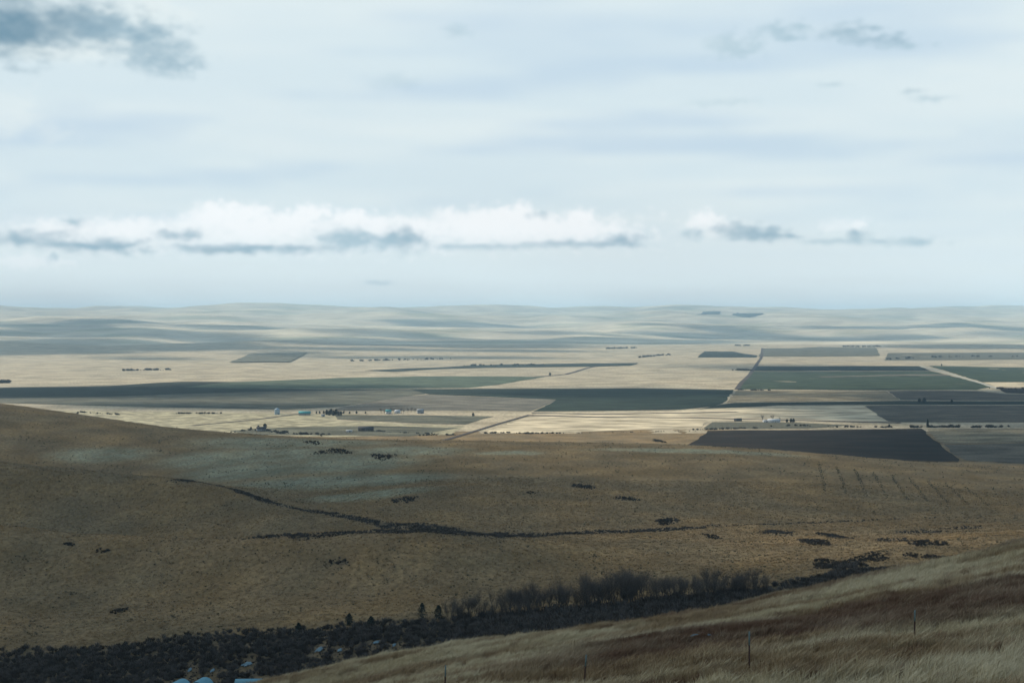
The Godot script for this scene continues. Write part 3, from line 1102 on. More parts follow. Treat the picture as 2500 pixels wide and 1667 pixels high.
func make_masks() -> void:
	mask(brush_mask)
	mask(sage_mask)
	mask(clear_mask)
	for q in RAVINE_SNOW:
		var spot := hit(q[0], q[1] + 4)
		stamp(clear_mask, spot, 1.3 * q[2] / F * -spot.z, 8.0, 1.0)
	for q in [[606, 1672, 9], [490, 1672, 8], [432, 1674, 8]]:
		stamp(clear_mask, hit(q[0], q[1]), q[2], 10.0, 1.0)
	# drainage lines
	stamp_line(brush_mask, [[430, 1176], [530, 1186], [600, 1206], [660, 1226], [760, 1248], [850, 1264], [940, 1280], [1040, 1294], [1110, 1304], [1190, 1308]], 9.0, 0.85)
	stamp_line(brush_mask, [[640, 1311], [760, 1308], [860, 1300], [960, 1298], [1080, 1302], [1200, 1308], [1320, 1306], [1450, 1301], [1600, 1294], [1700, 1290]], 9.0, 0.85)
	stamp_line(brush_mask, [[1700, 1290], [1790, 1284], [1900, 1281], [2040, 1274], [2160, 1268], [2300, 1262]], 4.0, 0.5)
	stamp_line(brush_mask, [[1000, 1285], [1060, 1290], [1120, 1300], [1180, 1305], [1240, 1306]], 20.0, 0.8)
	# ravine floor
	for q in [[0, 1640, 80, 36], [150, 1630, 80, 34], [300, 1625, 70, 34], [450, 1610, 60, 34], [600, 1600, 50, 38], [750, 1585, 50, 36], [900, 1565, 45, 32], [1050, 1550, 45, 30], [1200, 1540, 40, 28], [1350, 1530, 40, 26], [1500, 1515, 40, 24], [1650, 1498, 36, 22], [1780, 1475, 34, 20], [1900, 1452, 32, 18], [2000, 1425, 28, 16], [2100, 1400, 26, 18], [0, 1667, 100, 40], [300, 1667, 100, 40], [550, 1655, 80, 30]]:
		stamp(brush_mask, hit(q[0], q[1]), q[2], q[3], 1.0)
	for q in [[815, 1103, 50, 5], [935, 1114, 34, 6], [990, 1219, 34, 7], [1425, 1188, 30, 5], [1530, 1218, 32, 4], [1630, 1272, 34, 9], [827, 1372, 30, 5], [2043, 1311, 26, 9], [1985, 1322, 30, 8], [2270, 1330, 50, 7], [2050, 1385, 55, 16], [2120, 1366, 60, 8], [2250, 1300, 80, 6], [2350, 1290, 60, 5], [295, 1490, 22, 6], [2180, 1322, 50, 8], [1900, 1300, 40, 6]]:
		var spot := hit(q[0], q[1])
		var up := hit(q[0], q[1] - q[3])
		stamp(brush_mask, spot, 1.3 * q[2] / F * -spot.z, clampf(absf(up.z - spot.z) * 1.3, 6.0, 30.0), 0.6)
	# greyer sagebrush ground
	for q in [[700, 1110, 90, 60], [850, 1130, 80, 60], [600, 1150, 70, 50], [760, 1180, 90, 50], [950, 1170, 60, 40], [520, 1120, 60, 50], [900, 1210, 60, 30], [1000, 1100, 70, 45], [700, 1080, 120, 60], [1240, 1105, 40, 18], [1700, 1100, 120, 25], [250, 1110, 60, 40]]:
		stamp(sage_mask, hit(q[0], q[1], 700.0), q[2], q[3], 0.85)

func make_land() -> void:
	var o := part("hills", land_mesh(-1000, 1000, 150, 2106, 3.6, 3.6, func(x, d): return mid_height(x, d) + mid_bumps(x, d), mid_tint, 60.0), M.hill, self)
	o.set_meta("kind", "structure")
	o = part("plain", land_mesh(-4900, 4900, 2040, 9100, 50, 40, plain_height, plain_tint, 400.0), M.plain, self)
	o.set_meta("kind", "structure")
	o = part("far_hills", land_mesh(-14000, 14000, 9000, 28500, 130, 110, plain_height, far_tint, 600.0), M.far, self)
	o.set_meta("kind", "structure")
	o = part("slope", land_mesh(-78, 78, 10, 184, 0.7, 0.7, near_height, near_tint, 24.0), M.turf, self)
	o.set_meta("kind", "structure")

func make_fields() -> void:
	field("olive_field", [[-150, 977], [300, 968], [600, 958], [1010, 950], [1040, 962], [991, 968], [900, 982], [830, 993], [700, 1000], [400, 995], [0, 984], [-150, 980]], M.olive, 0.35)
	field("fallow_or_shaded_field", [[820, 1003], [830, 995], [991, 968], [1044, 964], [1141, 968], [1359, 976], [1298, 1004], [1080, 1003]], M.fallow)
	field("wheat_field", [[1000, 950], [1200, 949], [1400, 949], [1792, 952], [1768, 986], [1740, 993], [1660, 1001], [1305, 1005], [1359, 976], [1134, 967], [1044, 963]], M.wheat)
	field("wheat_field", [[560, 933], [830, 923], [1030, 919], [1330, 920], [1216, 940], [1141, 947], [900, 949], [600, 949], [440, 946]], M.young_wheat)
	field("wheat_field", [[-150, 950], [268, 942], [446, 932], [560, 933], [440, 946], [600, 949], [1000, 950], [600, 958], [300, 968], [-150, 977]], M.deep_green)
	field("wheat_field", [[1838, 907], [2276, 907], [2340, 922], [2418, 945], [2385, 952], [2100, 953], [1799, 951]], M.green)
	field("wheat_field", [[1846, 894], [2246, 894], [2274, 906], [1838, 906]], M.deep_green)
	field("pale_strip", [[1990, 920], [2150, 916], [2310, 914], [2326, 918], [2150, 919], [2010, 922]], M.fallow, 0.9)  # thin paler strip lying across the green field
	field("wheat_field", [[2268, 893], [2680, 899], [2680, 933], [2400, 933], [2330, 912]], M.green)
	field("stubble_field", [[2402, 934], [2680, 934], [2680, 945], [2432, 945]], M.stubble)
	field("plowed_field", [[2434, 947], [2680, 947], [2680, 966], [2460, 960]], M.plowed)
	field("stubble_field", [[1800, 954], [2100, 955], [2165, 955], [2195, 977], [1775, 983]], M.tan)
	field("fallow_or_shaded_field", [[2168, 955], [2385, 955], [2460, 962], [2680, 968], [2680, 978], [2198, 977]], M.brown)  # dark end of the tan field: brown soil plus painted shade
	field("wheat_strip", [[1700, 999], [1766, 988], [1790, 984], [2000, 981], [2200, 979], [2680, 980], [2680, 988], [2200, 988], [1900, 990], [1750, 997]], M.deep_green)
	field("stubble_field", [[1690, 1003], [1760, 998], [1920, 992], [2110, 991], [2165, 1030], [1960, 1030], [1720, 1026], [1300, 1024], [1310, 1010], [1500, 1008]], M.stubble, 0.3)
	field("fallow_or_shaded_field", [[2113, 991], [2200, 990], [2680, 990], [2680, 1033], [2200, 1031], [2168, 1030]], M.brown)  # dark part of the stubble: brown, with shade put into its colour
	field("pasture", [[820, 1014], [1000, 1014], [1205, 1017], [1137, 1037], [1000, 1033], [820, 1024]], M.olive)
	field("pasture", [[1715, 1046], [1738, 1031], [1880, 1031], [1990, 1034], [2080, 1038], [1970, 1047], [1850, 1048]], M.scrub)
	field("stubble_field", [[1170, 1060], [1290, 1018], [1700, 1027], [1728, 1030], [1705, 1046], [1500, 1052], [1300, 1058]], M.stubble, 0.35)
	field("plowed_field", [[1660, 1105], [1690, 1082], [1728, 1053], [1800, 1051], [2000, 1050], [2250, 1047], [2290, 1082], [2345, 1128], [2345, 1140]], M.plowed)
	field("stubble_field", [[2262, 1048], [2680, 1044], [2680, 1072], [2500, 1080], [2302, 1084]], M.tan)
	field("fallow_or_shaded_field", [[2304, 1086], [2500, 1082], [2680, 1074], [2680, 1150], [2500, 1150], [2355, 1130]], M.brown)  # shaded lower half of the tan field, painted as brown ground
	field("pasture", [[-150, 1003], [0, 1000], [300, 1005], [640, 1009], [900, 1013], [815, 1026], [1000, 1036], [1130, 1040], [1100, 1062], [800, 1068], [500, 1058], [200, 1030], [-150, 1010]], M.shaded_dry_grass, 0.2)  # tan ground whose half shade is worked into its tone
	field("pasture", [[560, 1052], [700, 1043], [900, 1040], [1120, 1045], [1000, 1066], [800, 1064], [600, 1062]], M.olive, 0.3)
	field("wheat_field", [[1704, 873], [1720, 858], [1790, 858], [1850, 868], [1848, 873]], M.deep_green)
	field("pasture", [[1852, 871], [1862, 851], [2000, 847], [2140, 849], [2150, 869], [2000, 871]], M.olive)
	field("pasture", [[2160, 880], [2170, 862], [2680, 860], [2680, 880]], M.scrub)
	field("wheat_field", [[890, 905], [1150, 892], [1560, 886], [1540, 893], [1200, 898], [960, 908]], M.deep_green)
	field("wheat_field", [[557, 886], [607, 866], [750, 862], [707, 885]], M.olive, 3.0)
	field("wheat_field", [[1700, 769], [1716, 762], [1760, 761], [1752, 768]], M.deep_green, 5.0)
	field("wheat_field", [[1786, 769], [1800, 763], [1866, 766], [1830, 776]], M.deep_green, 5.0)
	strip("road", [[1080, 1078], [1150, 1056], [1215, 1036], [1292, 1014]], 7.0, M.road)
	strip("road", [[470, 1040], [560, 1031], [640, 1023], [720, 1012], [760, 1008]], 7.0, M.road)
	strip("road", [[2440, 950], [2400, 937], [2330, 916], [2249, 894]], 14.0, M.gravel)
	strip("road", [[1300, 921], [1383, 914], [1451, 895]], 14.0, M.road)
	strip("track", [[1298, 1009], [1450, 1012], [1690, 1008], [1800, 1006]], 14.0, M.road)
	strip("track", [[1290, 1015], [1450, 1019], [1700, 1021], [1960, 1027], [2200, 1033]], 16.0, M.road)
	strip("track", [[1799, 951], [1820, 926], [1846, 894], [1860, 870], [1862, 850]], 12.0, M.road)

const RAVINE_SNOW := [[603, 1624, 18, 9, "pale lens-shaped snow patch directly upslope of the broad-roofed shed"], [778, 1588, 13, 8, "dull blue snow patch on the ravine floor, ragged-edged"], [829, 1589, 9, 8, "small twin-lobed snow patch on the ravine floor"], [917, 1571, 11, 7, "brightest snow patch in the ravine, below the round juniper"], [962, 1577, 6, 5, "tiny snow patch next to the brightest one"], [462, 1638, 6, 5, "tiny snow patch uphill of the farther round-topped shed"], [518, 1640, 8, 5, "tiny snow patch uphill of the nearer round-topped shed"]]

func make_ravine() -> void:
	# bare trees in the ravine: three shapes, each copied
	var label := "low bare tree between the junipers and the dense thicket"
	var group := "bare trees along the ravine bottom"
	var protos := [bare_tree(label, group, 101, 11.0, 1), bare_tree(label, group, 102, 9.0, 3), bare_tree(label, group, 103, 10.0, 2)]
	var used := [false, false, false]
	var more := []
	for i in 130:
		var u := rng.randf_range(1090.0, 1880.0)
		var top := 1.0 - absf(u - 1500.0) / 640.0
		more.append([u, 1528.0 - (u - 1090.0) * 0.095 - rng.randf_range(0.0, 26.0), (0.3 + 0.75 * top) * rng.randf_range(0.55, 1.1)])
	var k := 0
	for q in [[1090, 1510, 0.55], [1120, 1520, 0.7], [1150, 1512, 0.8], [1175, 1522, 0.75], [1205, 1520, 0.7], [1235, 1518, 0.55], [1262, 1522, 0.6], [1290, 1516, 0.75], [1300, 1500, 1.0], [1325, 1512, 0.9], [1345, 1495, 0.85], [1365, 1505, 1.15], [1390, 1510, 1.0], [1410, 1498, 1.05], [1430, 1506, 1.1], [1455, 1490, 1.0], [1470, 1502, 1.2], [1490, 1494, 1.15], [1510, 1500, 1.2], [1530, 1486, 1.15], [1548, 1496, 1.25], [1570, 1488, 1.1], [1590, 1492, 1.1], [1612, 1484, 1.0], [1632, 1488, 0.9], [1655, 1478, 0.85], [1675, 1484, 0.95], [1700, 1472, 0.8], [1720, 1478, 0.85], [1745, 1466, 0.75], [1770, 1468, 0.7], [1795, 1458, 0.7], [1820, 1458, 0.6], [1845, 1448, 0.55], [1870, 1446, 0.5], [1560, 1470, 0.9], [1500, 1474, 0.95], [1440, 1478, 0.85], [1380, 1484, 0.8], [1640, 1466, 0.75], [1700, 1460, 0.6]] + more:
		var at := hit(q[0], q[1])
		var n := k % 3
		var size: Vector3 = Vector3.ONE * q[2] * 1.5
		if used[n]:
			var which := "tall bare tree in the densest stretch of ravine thicket"
			if q[0] > 1660:
				which = "bare tree where the thicket thins out along the slope's crest"
			elif q[0] < 1280:
				which = "low bare tree between the junipers and the dense thicket"
			copy_of(protos[n], at, rng.randf() * TAU, size, which)
		else:
			protos[n].position = at
			protos[n].scale = size
			used[n] = true
		k += 1
	# dark evergreens at the thicket's lower end
	for q in [[1030, 1515, 5.2, 4.6, "dark conical juniper standing tallest at the thicket's lower end"], [852, 1527, 3.6, 4.2, "round dark juniper on the ravine edge apart from the thicket"], [728, 1542, 2.6, 3.0, "small dark bush on the ravine edge above pale snow patches"], [1070, 1512, 4.2, 4.6, "dark juniper beside the tallest conical one in the ravine"], [905, 1528, 2.8, 3.6, "low dark juniper just upstream of the round one"]]:
		var o := leafy(q[4], "juniper", "", int(q[0]), q[2] * 1.25, q[3], 0.55, 900, 0.34, M.juniper)
		o.position = hit(q[0], q[1])
	# brush filling the floor, and lining the drainages
	var shrub := twig_shrub(7, 60)
	var shrub_b := twig_shrub(8, 46)
	var spots := []
	var spots_b := []
	var r := RandomNumberGenerator.new()
	r.seed = 15
	for i in 120000:
		var d := r.randf_range(430.0, 1050.0)
		var x := r.randf_range(-0.42, 0.42) * d
		var m := brush_mask.at(x, d)
		var ravine := d < 590.0
		if m < 0.2 or r.randf() > pow(m, 1.3) * (1.0 if ravine else 0.8):
			continue
		var wood := clampf((x + 25.0) / 40.0, 0.0, 1.0) * clampf((100.0 - x) / 40.0, 0.0, 1.0)
		var size := r.randf_range(1.0, 2.2) * (1.0 + 1.5 * wood) if ravine else r.randf_range(0.5, 1.3)
		if clear_mask.at(x, d) > 0.2:
			size = r.randf_range(0.35, 0.7)
		var t := Transform3D(Basis(Vector3.UP, r.randf() * TAU).scaled(Vector3(size * 1.3, size, size * 1.3)), Vector3(x, ground(x, d), -d))
		(spots if i % 2 else spots_b).append(t)
	for i in 260000:
		var d := r.randf_range(640.0, 1010.0)
		var x := r.randf_range(-0.24, 0.24) * d
		var m := brush_mask.at(x, d)
		if m < 0.12 or r.randf() > m * (0.45 + 1.1 * noise_c.get_noise_2d(x * 0.05, d * 0.05)):
			continue
		var size := r.randf_range(0.25, 0.8)
		(spots if i % 2 else spots_b).append(Transform3D(Basis(Vector3.UP, r.randf() * TAU).scaled(Vector3(size * 1.6, size, size * 1.6)), Vector3(x, ground(x, d), -d)))
	scatter("brush", shrub, M.brush, spots, [], "dark leafless brush choking the ravine and drainages", "brush")
	scatter("brush", shrub_b, M.twig, spots_b, [], "dark leafless brush choking the ravine and drainages", "brush")
	# the homestead in the ravine
	var o := building("shed", "flat-sided shed with broad pale blue metal roof in ravine", "shed", hit(606, 1684), 0.06, 8.0, 5.0, 2.6, 1.1, M.blue_wall, M.blue_roof, 2)
	vaulted_shed("round-topped blue shed beside the broad-roofed shed in ravine", hit(490, 1682), 1.35, 7.0, 6.4)
	vaulted_shed("round-topped blue shed farther from the broad-roofed shed", hit(434, 1686), 1.3, 7.0, 6.4)
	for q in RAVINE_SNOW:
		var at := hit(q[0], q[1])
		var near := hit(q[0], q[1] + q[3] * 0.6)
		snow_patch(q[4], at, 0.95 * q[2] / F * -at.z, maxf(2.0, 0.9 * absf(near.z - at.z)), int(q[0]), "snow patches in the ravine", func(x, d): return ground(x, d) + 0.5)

func make_hillside() -> void:
	# clumps of dark brush in the hollows of the hills: each one thing
	var shrubs := [twig_shrub(21, 60), twig_shrub(22, 60)]
	var r := RandomNumberGenerator.new()
	r.seed = 33
	for q in [[815, 1103, 50, 5, "long dark brush clump on grey sagebrush ground, upper of two"], [935, 1114, 34, 6, "short dark brush clump on grey sagebrush ground, lower of two"], [765, 1081, 26, 3, "thin line of dark brush near the hill crest"], [990, 1219, 34, 7, "dark brush clump just below the grey sagebrush ground"], [1425, 1188, 30, 5, "dark brush clump alone in the middle of the long hill"], [1530, 1218, 32, 4, "thin curved brush clump below the lone one on the long hill"], [1296, 1204, 12, 3, "tiny brush clump on the long hill's bare grass"], [1630, 1272, 34, 9, "dark brush clump beside the drainage line"], [827, 1372, 30, 5, "dark brush clump on the front swell's crown"], [2043, 1311, 26, 9, "round dark brush clump below the faint hillside track"], [1985, 1322, 30, 8, "ragged brush clump next to the round one below the track"], [2270, 1330, 50, 7, "streak of dark brush near the top of the fenced slope's crest"], [1740, 1312, 20, 6, "small brush clump under the drainage's faint end"], [2050, 1385, 55, 16, "broad grey brush thicket at the ravine's upper end"], [2120, 1366, 60, 8, "flat dark brush streak above the upper ravine thicket"], [165, 1332, 14, 3, "small dark brush clump on the front swell, of a close pair"], [250, 1343, 18, 3, "thin dark brush clump on the front swell, of a close pair"], [295, 1490, 22, 6, "dark brush clump low on the front swell's flank"], [2260, 1360, 40, 8, "dark brush clump behind the fenced slope's crest"], [1610, 1078, 16, 6, "dark rounded brush on the hill crest by the plain"]]:
		var at := hit(q[0], q[1])
		var rx: float = q[2] / F * -at.z
		var top := hit(q[0], q[1] - q[3])
		var low := hit(q[0], q[1] + q[3])
		var rz := clampf(absf(top.z - low.z) * 0.5, 2.0, 26.0)
		var st := begin()
		for k in int(clampf(rx * rz * 0.55, 14, 130)):
			var a := r.randf() * TAU
			var s := sqrt(r.randf())
			var x := at.x + cos(a) * s * rx
			var d := -at.z + sin(a) * s * rz + rz * 0.5 * sin(x * 0.2)
			var size := r.randf_range(0.7, 1.7) * (1.2 - 0.5 * s)
			st.append_from(shrubs[k % 2], 0, Transform3D(Basis(Vector3.UP, r.randf() * TAU).scaled(Vector3(size * 1.4, size, size * 1.4)), Vector3(x, ground(x, d), -d) - at))
		var o := part("brush_clump", st.commit(), M.brush, self)
		o.position = at
		tag(o, q[4], "brush", "brush clumps in the hill hollows")
	# low sagebrush and weeds dotted over the grass
	var spots := []
	var tuft := twig_shrub(24, 26)
	for i in 26000:
		var d := r.randf_range(470.0, 1380.0)
		var x := r.randf_range(-0.42, 0.42) * d
		var n := noise_c.get_noise_2d(x * 0.02 + 5.0, d * 0.02) + 0.6 * noise_c.get_noise_2d(x * 0.1, d * 0.1)
		if n + r.randf_range(-0.3, 0.3) < 0.18:
			continue
		var size := r.randf_range(0.3, 0.95)
		spots.append(Transform3D(Basis(Vector3.UP, r.randf() * TAU).scaled(Vector3(size * 1.7, size, size * 1.7)), Vector3(x, ground(x, d), -d)))
	scatter("sagebrush", tuft, M.sage, spots, [], "low dull sagebrush dotted over the brown grass hills", "sagebrush")
	# planted rows on the far hillside
	for k in 9:
		var u := 2003.0 + k * 43.0
		var a := hit(u - 4.0 + k * 1.5, 1132.0 + k * 7.0, 900.0)
		var b := hit(u + 14.0 + k * 7.0, 1204.0 + k * 4.0, 800.0)
		var st := begin()
		var n := int(a.distance_to(b) / 0.9)
		for i in n:
			var p := a.lerp(b, float(i) / n) + Vector3(r.randf_range(-1.2, 1.2), 0, 0)
			if r.randf() < 0.25:
				continue
			p.y = ground(p.x, -p.z)
			var size := r.randf_range(0.28, 0.62)
			st.append_from(shrubs[i % 2], 0, Transform3D(Basis(Vector3.UP, r.randf() * TAU).scaled(Vector3(size * 1.5, size, size * 1.5)), p - a))
		var o := part("planted_row", st.commit(), M.sage, self)
		o.position = a
		tag(o, "faint straight row of low brush running down the hillside", "brush row", "straight brush rows on the long hill")

func make_farms() -> void:
	grain_bin("round steel grain bin standing alone on pale stubble", hit(676, 1012, 1500.0), 4.6, 9.0)
	building("barn", "long low farm building with turquoise roof by grain bin", "barn", hit(743, 1013, 1500.0), 0.1, 20.0, 10.0, 3.0, 3.6, M.grey_wall, M.teal_roof, 3)
	building("shed", "small pale shed at foot of dark farm trees", "shed", hit(788, 1017, 1500.0), 0.2, 6.0, 4.5, 2.5, 1.6, M.white_wall, M.grey_wall, 2)
	building("farmhouse", "white farmhouse under bare trees, teal-roofed", "house", hit(948, 1010, 1500.0), 0.3, 9.0, 7.0, 4.0, 3.0, M.white_wall, M.teal_roof, 2)
	building("farmhouse", "white farmhouse under bare trees, pale-roofed", "house", hit(970, 1009, 1500.0), -0.2, 9.0, 7.0, 3.4, 2.6, M.white_wall, M.pale_roof, 2)
	building("shed", "grey farm shed on green grass beside the bare trees", "shed", hit(1026, 1009, 1500.0), 0.25, 11.0, 8.0, 4.0, 3.6, M.grey_wall, M.grey_wall, 2)
	building("barn", "dark-roofed barn at end of the brushy hedgerow", "barn", hit(637, 1052, 1500.0), 0.3, 13.0, 9.0, 3.4, 3.0, M.grey_wall, M.dark_roof, 2)
	building("barn", "long dark barn beside small pale trailer", "barn", hit(893, 1052, 1500.0), -0.05, 22.0, 10.0, 3.6, 3.0, M.dark_wall, M.dark_roof, 3)
	building("trailer", "small pale trailer beside long dark barn", "trailer", hit(852, 1055, 1500.0), 0.1, 9.0, 3.2, 2.4, 0.7, M.white_wall, M.pale_roof, 3)
	building("farmhouse", "white long-roofed farmhouse on pale stubble among bare trees", "house", hit(1890, 1031, 1500.0), 0.05, 19.0, 8.0, 2.8, 2.6, M.white_wall, M.pale_roof, 4)
	building("shed", "low white shed adjoining the long-roofed farmhouse", "shed", hit(1870, 1031, 1500.0), 0.1, 8.0, 5.0, 2.2, 1.4, M.white_wall, M.pale_roof, 2)
	building("shed", "dark low shed along field edge past the white farmhouse", "shed", hit(1802, 1028, 1500.0), 0.0, 12.0, 7.0, 2.6, 2.2, M.dark_wall, M.dark_roof, 2)
	# farmyard and field trees
	var bare := bare_tree("bare tree by the white farmhouses", "bare trees round the farmyards", 111, 11.0, 2)
	var bare_b := bare_tree("bare tree by the white farmhouses", "bare trees round the farmyards", 112, 10.0, 3)
	var k := 0
	for q in [[930, 1010, 1.1], [938, 1011, 0.9], [955, 1006, 1.1], [962, 1007, 0.9], [980, 1008, 1.1], [985, 1010, 0.8], [995, 1006, 0.9], [1004, 1006, 1.0], [1012, 1006, 0.9], [1862, 1029, 1.3], [1888, 1026, 1.2], [1905, 1027, 0.7], [822, 1006, 0.9], [840, 1010, 0.8], [806, 1010, 1.1], [815, 1012, 1.1], [828, 1013, 1.0], [800, 1013, 0.8]]:
		var at := hit(q[0], q[1], 1500.0)
		var which := "bare tree by the white farmhouses" if q[0] > 900 and q[0] < 1100 else ("bare tree beside the long-roofed white farmhouse" if q[0] > 1100 else "bare tree in the dark grove past the turquoise roof")
		if k < 2:
			var o: Node3D = [bare, bare_b][k]
			o.position = at
			o.scale = Vector3.ONE * q[2]
		else:
			copy_of(bare if k % 2 else bare_b, at, rng.randf() * TAU, Vector3.ONE * q[2], which)
		k += 1
	# evergreens and round bushes
	var fir := leafy("tall dark evergreen rising from the windbreak hedge", "evergreen_tree", "", 51, 13.0, 6.0, 0.8, 1500, 0.6, M.juniper)
	fir.position = hit(2266, 1044, 1500.0)
	var grove := leafy("dark evergreen in the grove past the turquoise roof", "evergreen_tree", "farm grove evergreens", 52, 9.0, 7.0, 0.35, 1500, 0.6, M.juniper)
	grove.position = hit(797, 1013, 1500.0)
	for q in [[808, 1012, 1.1], [820, 1013, 1.1], [832, 1014, 0.8], [803, 1014, 0.9], [814, 1015, 1.0], [826, 1015, 0.9], [790, 1010, 0.6], [780, 1010, 0.55], [772, 1010, 0.5]]:
		copy_of(grove, hit(q[0], q[1], 1500.0), rng.randf() * TAU, Vector3.ONE * q[2])
	for q in [[838, 1010, 0.5, "small round tree on field edge, closest to the dark grove"], [853, 1010, 0.5, "small round tree on field edge, second from the grove"], [870, 1010, 0.6, "small round tree on field edge, third from the grove"], [892, 1010, 0.5, "small round tree on field edge, closest to the farmhouses"], [1155, 1016, 0.75, "lone dark bush where pale stubble meets the road"], [2258, 983, 1.3, "wide dark tree beside the shaded wheat strip"], [2246, 983, 1.1, "dark tree joined to the wide one by the shaded strip"], [2325, 983, 0.8, "small dark tree alone on the shaded brown field"], [1922, 1031, 0.7, "dark bush at the corner of the white farmhouse"], [1932, 1031, 0.8, "dark bush on the stubble edge past the farmhouse, of a pair"], [1938, 1031, 0.8, "dark bush on the stubble edge past the farmhouse, of a pair"], [2300, 893, 0.9, "dark bush beside the pale gravel road"], [2172, 1043, 0.6, "little dark tree at the head of the plowed field"], [1343, 917, 1.2, "dark speck of a tree by the far road"], [630, 1047, 0.7, "dark tree against the hedgerow barn"], [646, 1046, 1.0, "dark rounded tree behind the hedgerow barn"], [612, 1048, 0.5, "low dark tree at the hedgerow's thin end"]]:
		copy_of(grove, hit(q[0], q[1], 1500.0), rng.randf() * TAU, Vector3(q[2] * 1.1, q[2] * 0.85, q[2] * 1.1), q[3], "single trees and bushes on the plain")
	# hedgerows and brush lines on the plain
	var r := RandomNumberGenerator.new()
	r.seed = 61
	var shrubs := [twig_shrub(41, 80), twig_shrub(42, 80)]
	for q in [
			[[[560, 1056], [612, 1050], [650, 1052], [700, 1057], [800, 1062]], 3.2, 12.0, "dark brushy hedgerow leading to the dark-roofed barn"],
			[[[650, 1056], [720, 1060], [790, 1064]], 3.6, 14.0, "thick dark hedgerow under the hill crest"],
			[[[915, 1052], [960, 1056], [1010, 1058], [1080, 1060]], 2.0, 10.0, "thin hedgerow trailing from the long dark barn"],
			[[[1000, 1064], [1060, 1062], [1110, 1062]], 2.4, 10.0, "brush line crossing the dark road"],
			[[[1180, 1058], [1244, 1057], [1300, 1059], [1370, 1058]], 2.6, 10.0, "dark creek brush along the pale stubble"],
			[[[1370, 1058], [1450, 1057], [1560, 1055], [1700, 1052]], 1.4, 8.0, "thin russet creek brush running on to the plowed field"],
			[[[1690, 1050], [1790, 1047], [1850, 1045]], 2.6, 14.0, "brush beside the far corner of the plowed field"],
			[[[1880, 1042], [1960, 1040], [2040, 1043], [2120, 1043], [2180, 1044]], 3.0, 14.0, "scattered brush along the plowed field's far edge"],
			[[[2225, 1044], [2300, 1043], [2340, 1043]], 4.2, 14.0, "dense dark windbreak hedge round the tall evergreen"],
			[[[2370, 1044], [2440, 1043], [2680, 1041]], 4.4, 12.0, "dark windbreak hedge beyond the pale gap"],
			[[[1800, 952], [1850, 953], [1880, 953]], 3.0, 12.0, "brushy corner at the green wheat field's foot"],
			[[[120, 1004], [190, 1007], [290, 1013]], 3.0, 18.0, "brush line below the pale strip on the plain"],
			[[[430, 1010], [560, 1010]], 3.0, 10.0, "dotted brush on stubble short of the grain bin"],
			[[[2170, 878], [2260, 873], [2360, 871], [2680, 869]], 9.0, 60.0, "far blue-grey line of trees across the valley"],
			[[[2060, 847], [2150, 846]], 9.0, 60.0, "distant short tree line below the far hills"],
			[[[1795, 844], [1830, 844]], 8.0, 40.0, "distant tiny tree row past the track"],
			[[[1130, 893], [1230, 892], [1330, 891]], 7.0, 40.0, "far tree line on pale stubble short of the hills"],
			[[[1560, 873], [1600, 869], [1640, 866]], 8.0, 50.0, "far slanting tree line by the small dark field"],
			[[[860, 882], [980, 879], [1100, 876]], 8.0, 60.0, "long far tree line at the foot of the hills"],
			[[[300, 905], [420, 903]], 7.0, 40.0, "short far tree line beyond the shaded wheat"],
			[[[1480, 852], [1560, 849]], 9.0, 70.0, "faint tree line under the low blue hills"],
			[[[0, 935], [18, 935]], 9.0, 30.0, "dark farm grove on the pale far stubble"],
			[[[1790, 904], [1838, 905]], 6.0, 20.0, "dark farm grove against the green wheat field's edge"],
			[[[2420, 948], [2450, 950], [2680, 951]], 5.0, 20.0, "dark brush where the pale road ends"]]:
		var path := []
		for w in q[0]:
			path.append(hit(w[0], w[1], 1500.0))
		var st := begin()
		var at: Vector3 = path[0]
		var density := 90.0 / maxf(1.0, path.size() - 1)
		for s in path.size() - 1:
			for i in int(density):
				var p: Vector3 = path[s].lerp(path[s + 1], r.randf())
				p += Vector3(r.randf_range(-2, 2), 0, r.randf_range(-0.5, 0.5) * q[2])
				if noise_c.get_noise_2d(p.x * 0.03, p.z * 0.03) < -0.12:
					continue
				p.y = ground(p.x, -p.z)
				var size: float = q[1] * (0.35 + 0.95 * pow(r.randf(), 1.6))
				st.append_from(shrubs[i % 2], 0, Transform3D(Basis(Vector3.UP, r.randf() * TAU).scaled(Vector3(size * 1.4, size, size * 1.4)), p - at))
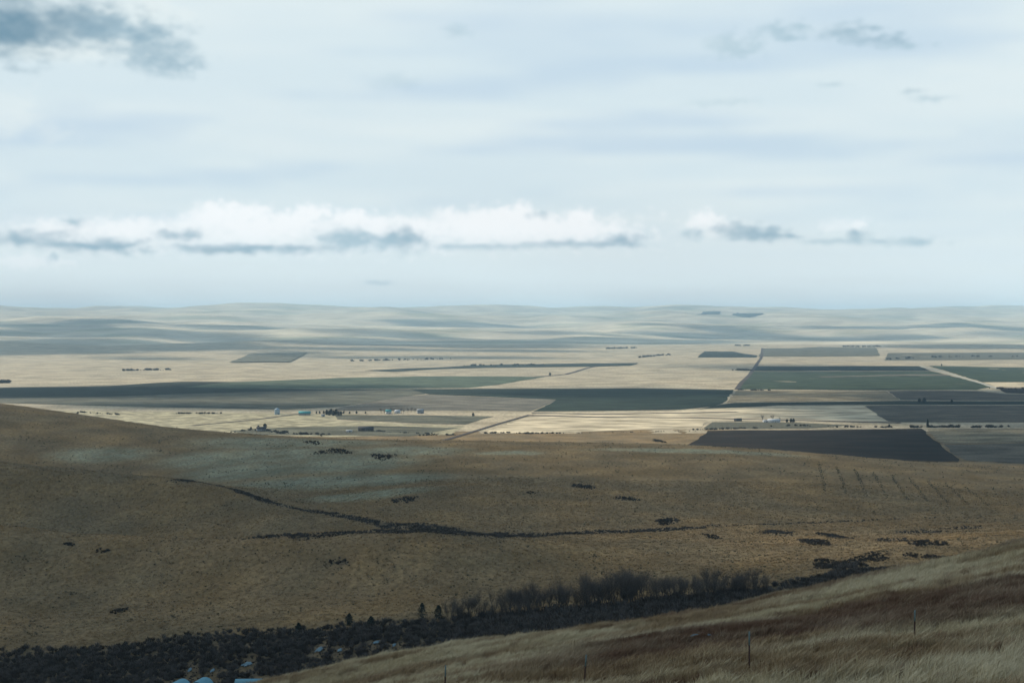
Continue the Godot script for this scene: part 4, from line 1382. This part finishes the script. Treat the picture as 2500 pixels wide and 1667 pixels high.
		var o := part("hedgerow", st.commit(), M.brush, self)
		o.position = at
		tag(o, q[3], "hedgerow", "hedgerows and brush lines on the plain")

func make_slope() -> void:
	make_grass()
	for q in [[1425, 55.0, 1.5, 0.07, "thin dark steel fence post with pale tip in pale straw grass"], [1830, 51.0, 1.65, 0.0, "thin dark steel fence post with pale tip beside the snow streaks"], [2233, 57.0, 1.5, 0.02, "thin dark steel fence post against the russet hollow"], [1085, 56.0, 1.5, 0.03, "thin dark steel fence post low on the slope, mostly its pale tip"]]:
		var x: float = (q[0] - 1250.0) / F * q[1]
		var o := thing("fence_post", q[4], "fence post", Vector3(x, near_height(x, q[1]), -q[1]), 0.0, "fence posts on the grassy slope")
		var st := begin()
		var tall: float = q[2]
		add_box(st, Vector3(0, tall * 0.35 - 0.2, 0), Vector3(0.06, tall * 0.7 + 0.4, 0.014))
		add_box(st, Vector3(0, tall * 0.35 - 0.2, 0.026), Vector3(0.016, tall * 0.7 + 0.4, 0.038))
		part("shaft", finish(st), M.post, o)
		st = begin()
		add_box(st, Vector3(0, tall * 0.85, 0), Vector3(0.06, tall * 0.3, 0.014))
		add_box(st, Vector3(0, tall * 0.85, 0.026), Vector3(0.016, tall * 0.3, 0.038))
		part("tip", finish(st), M.tip, o)
		o.rotation.z = -q[3]
	# last snow lying in the hollow past the fence
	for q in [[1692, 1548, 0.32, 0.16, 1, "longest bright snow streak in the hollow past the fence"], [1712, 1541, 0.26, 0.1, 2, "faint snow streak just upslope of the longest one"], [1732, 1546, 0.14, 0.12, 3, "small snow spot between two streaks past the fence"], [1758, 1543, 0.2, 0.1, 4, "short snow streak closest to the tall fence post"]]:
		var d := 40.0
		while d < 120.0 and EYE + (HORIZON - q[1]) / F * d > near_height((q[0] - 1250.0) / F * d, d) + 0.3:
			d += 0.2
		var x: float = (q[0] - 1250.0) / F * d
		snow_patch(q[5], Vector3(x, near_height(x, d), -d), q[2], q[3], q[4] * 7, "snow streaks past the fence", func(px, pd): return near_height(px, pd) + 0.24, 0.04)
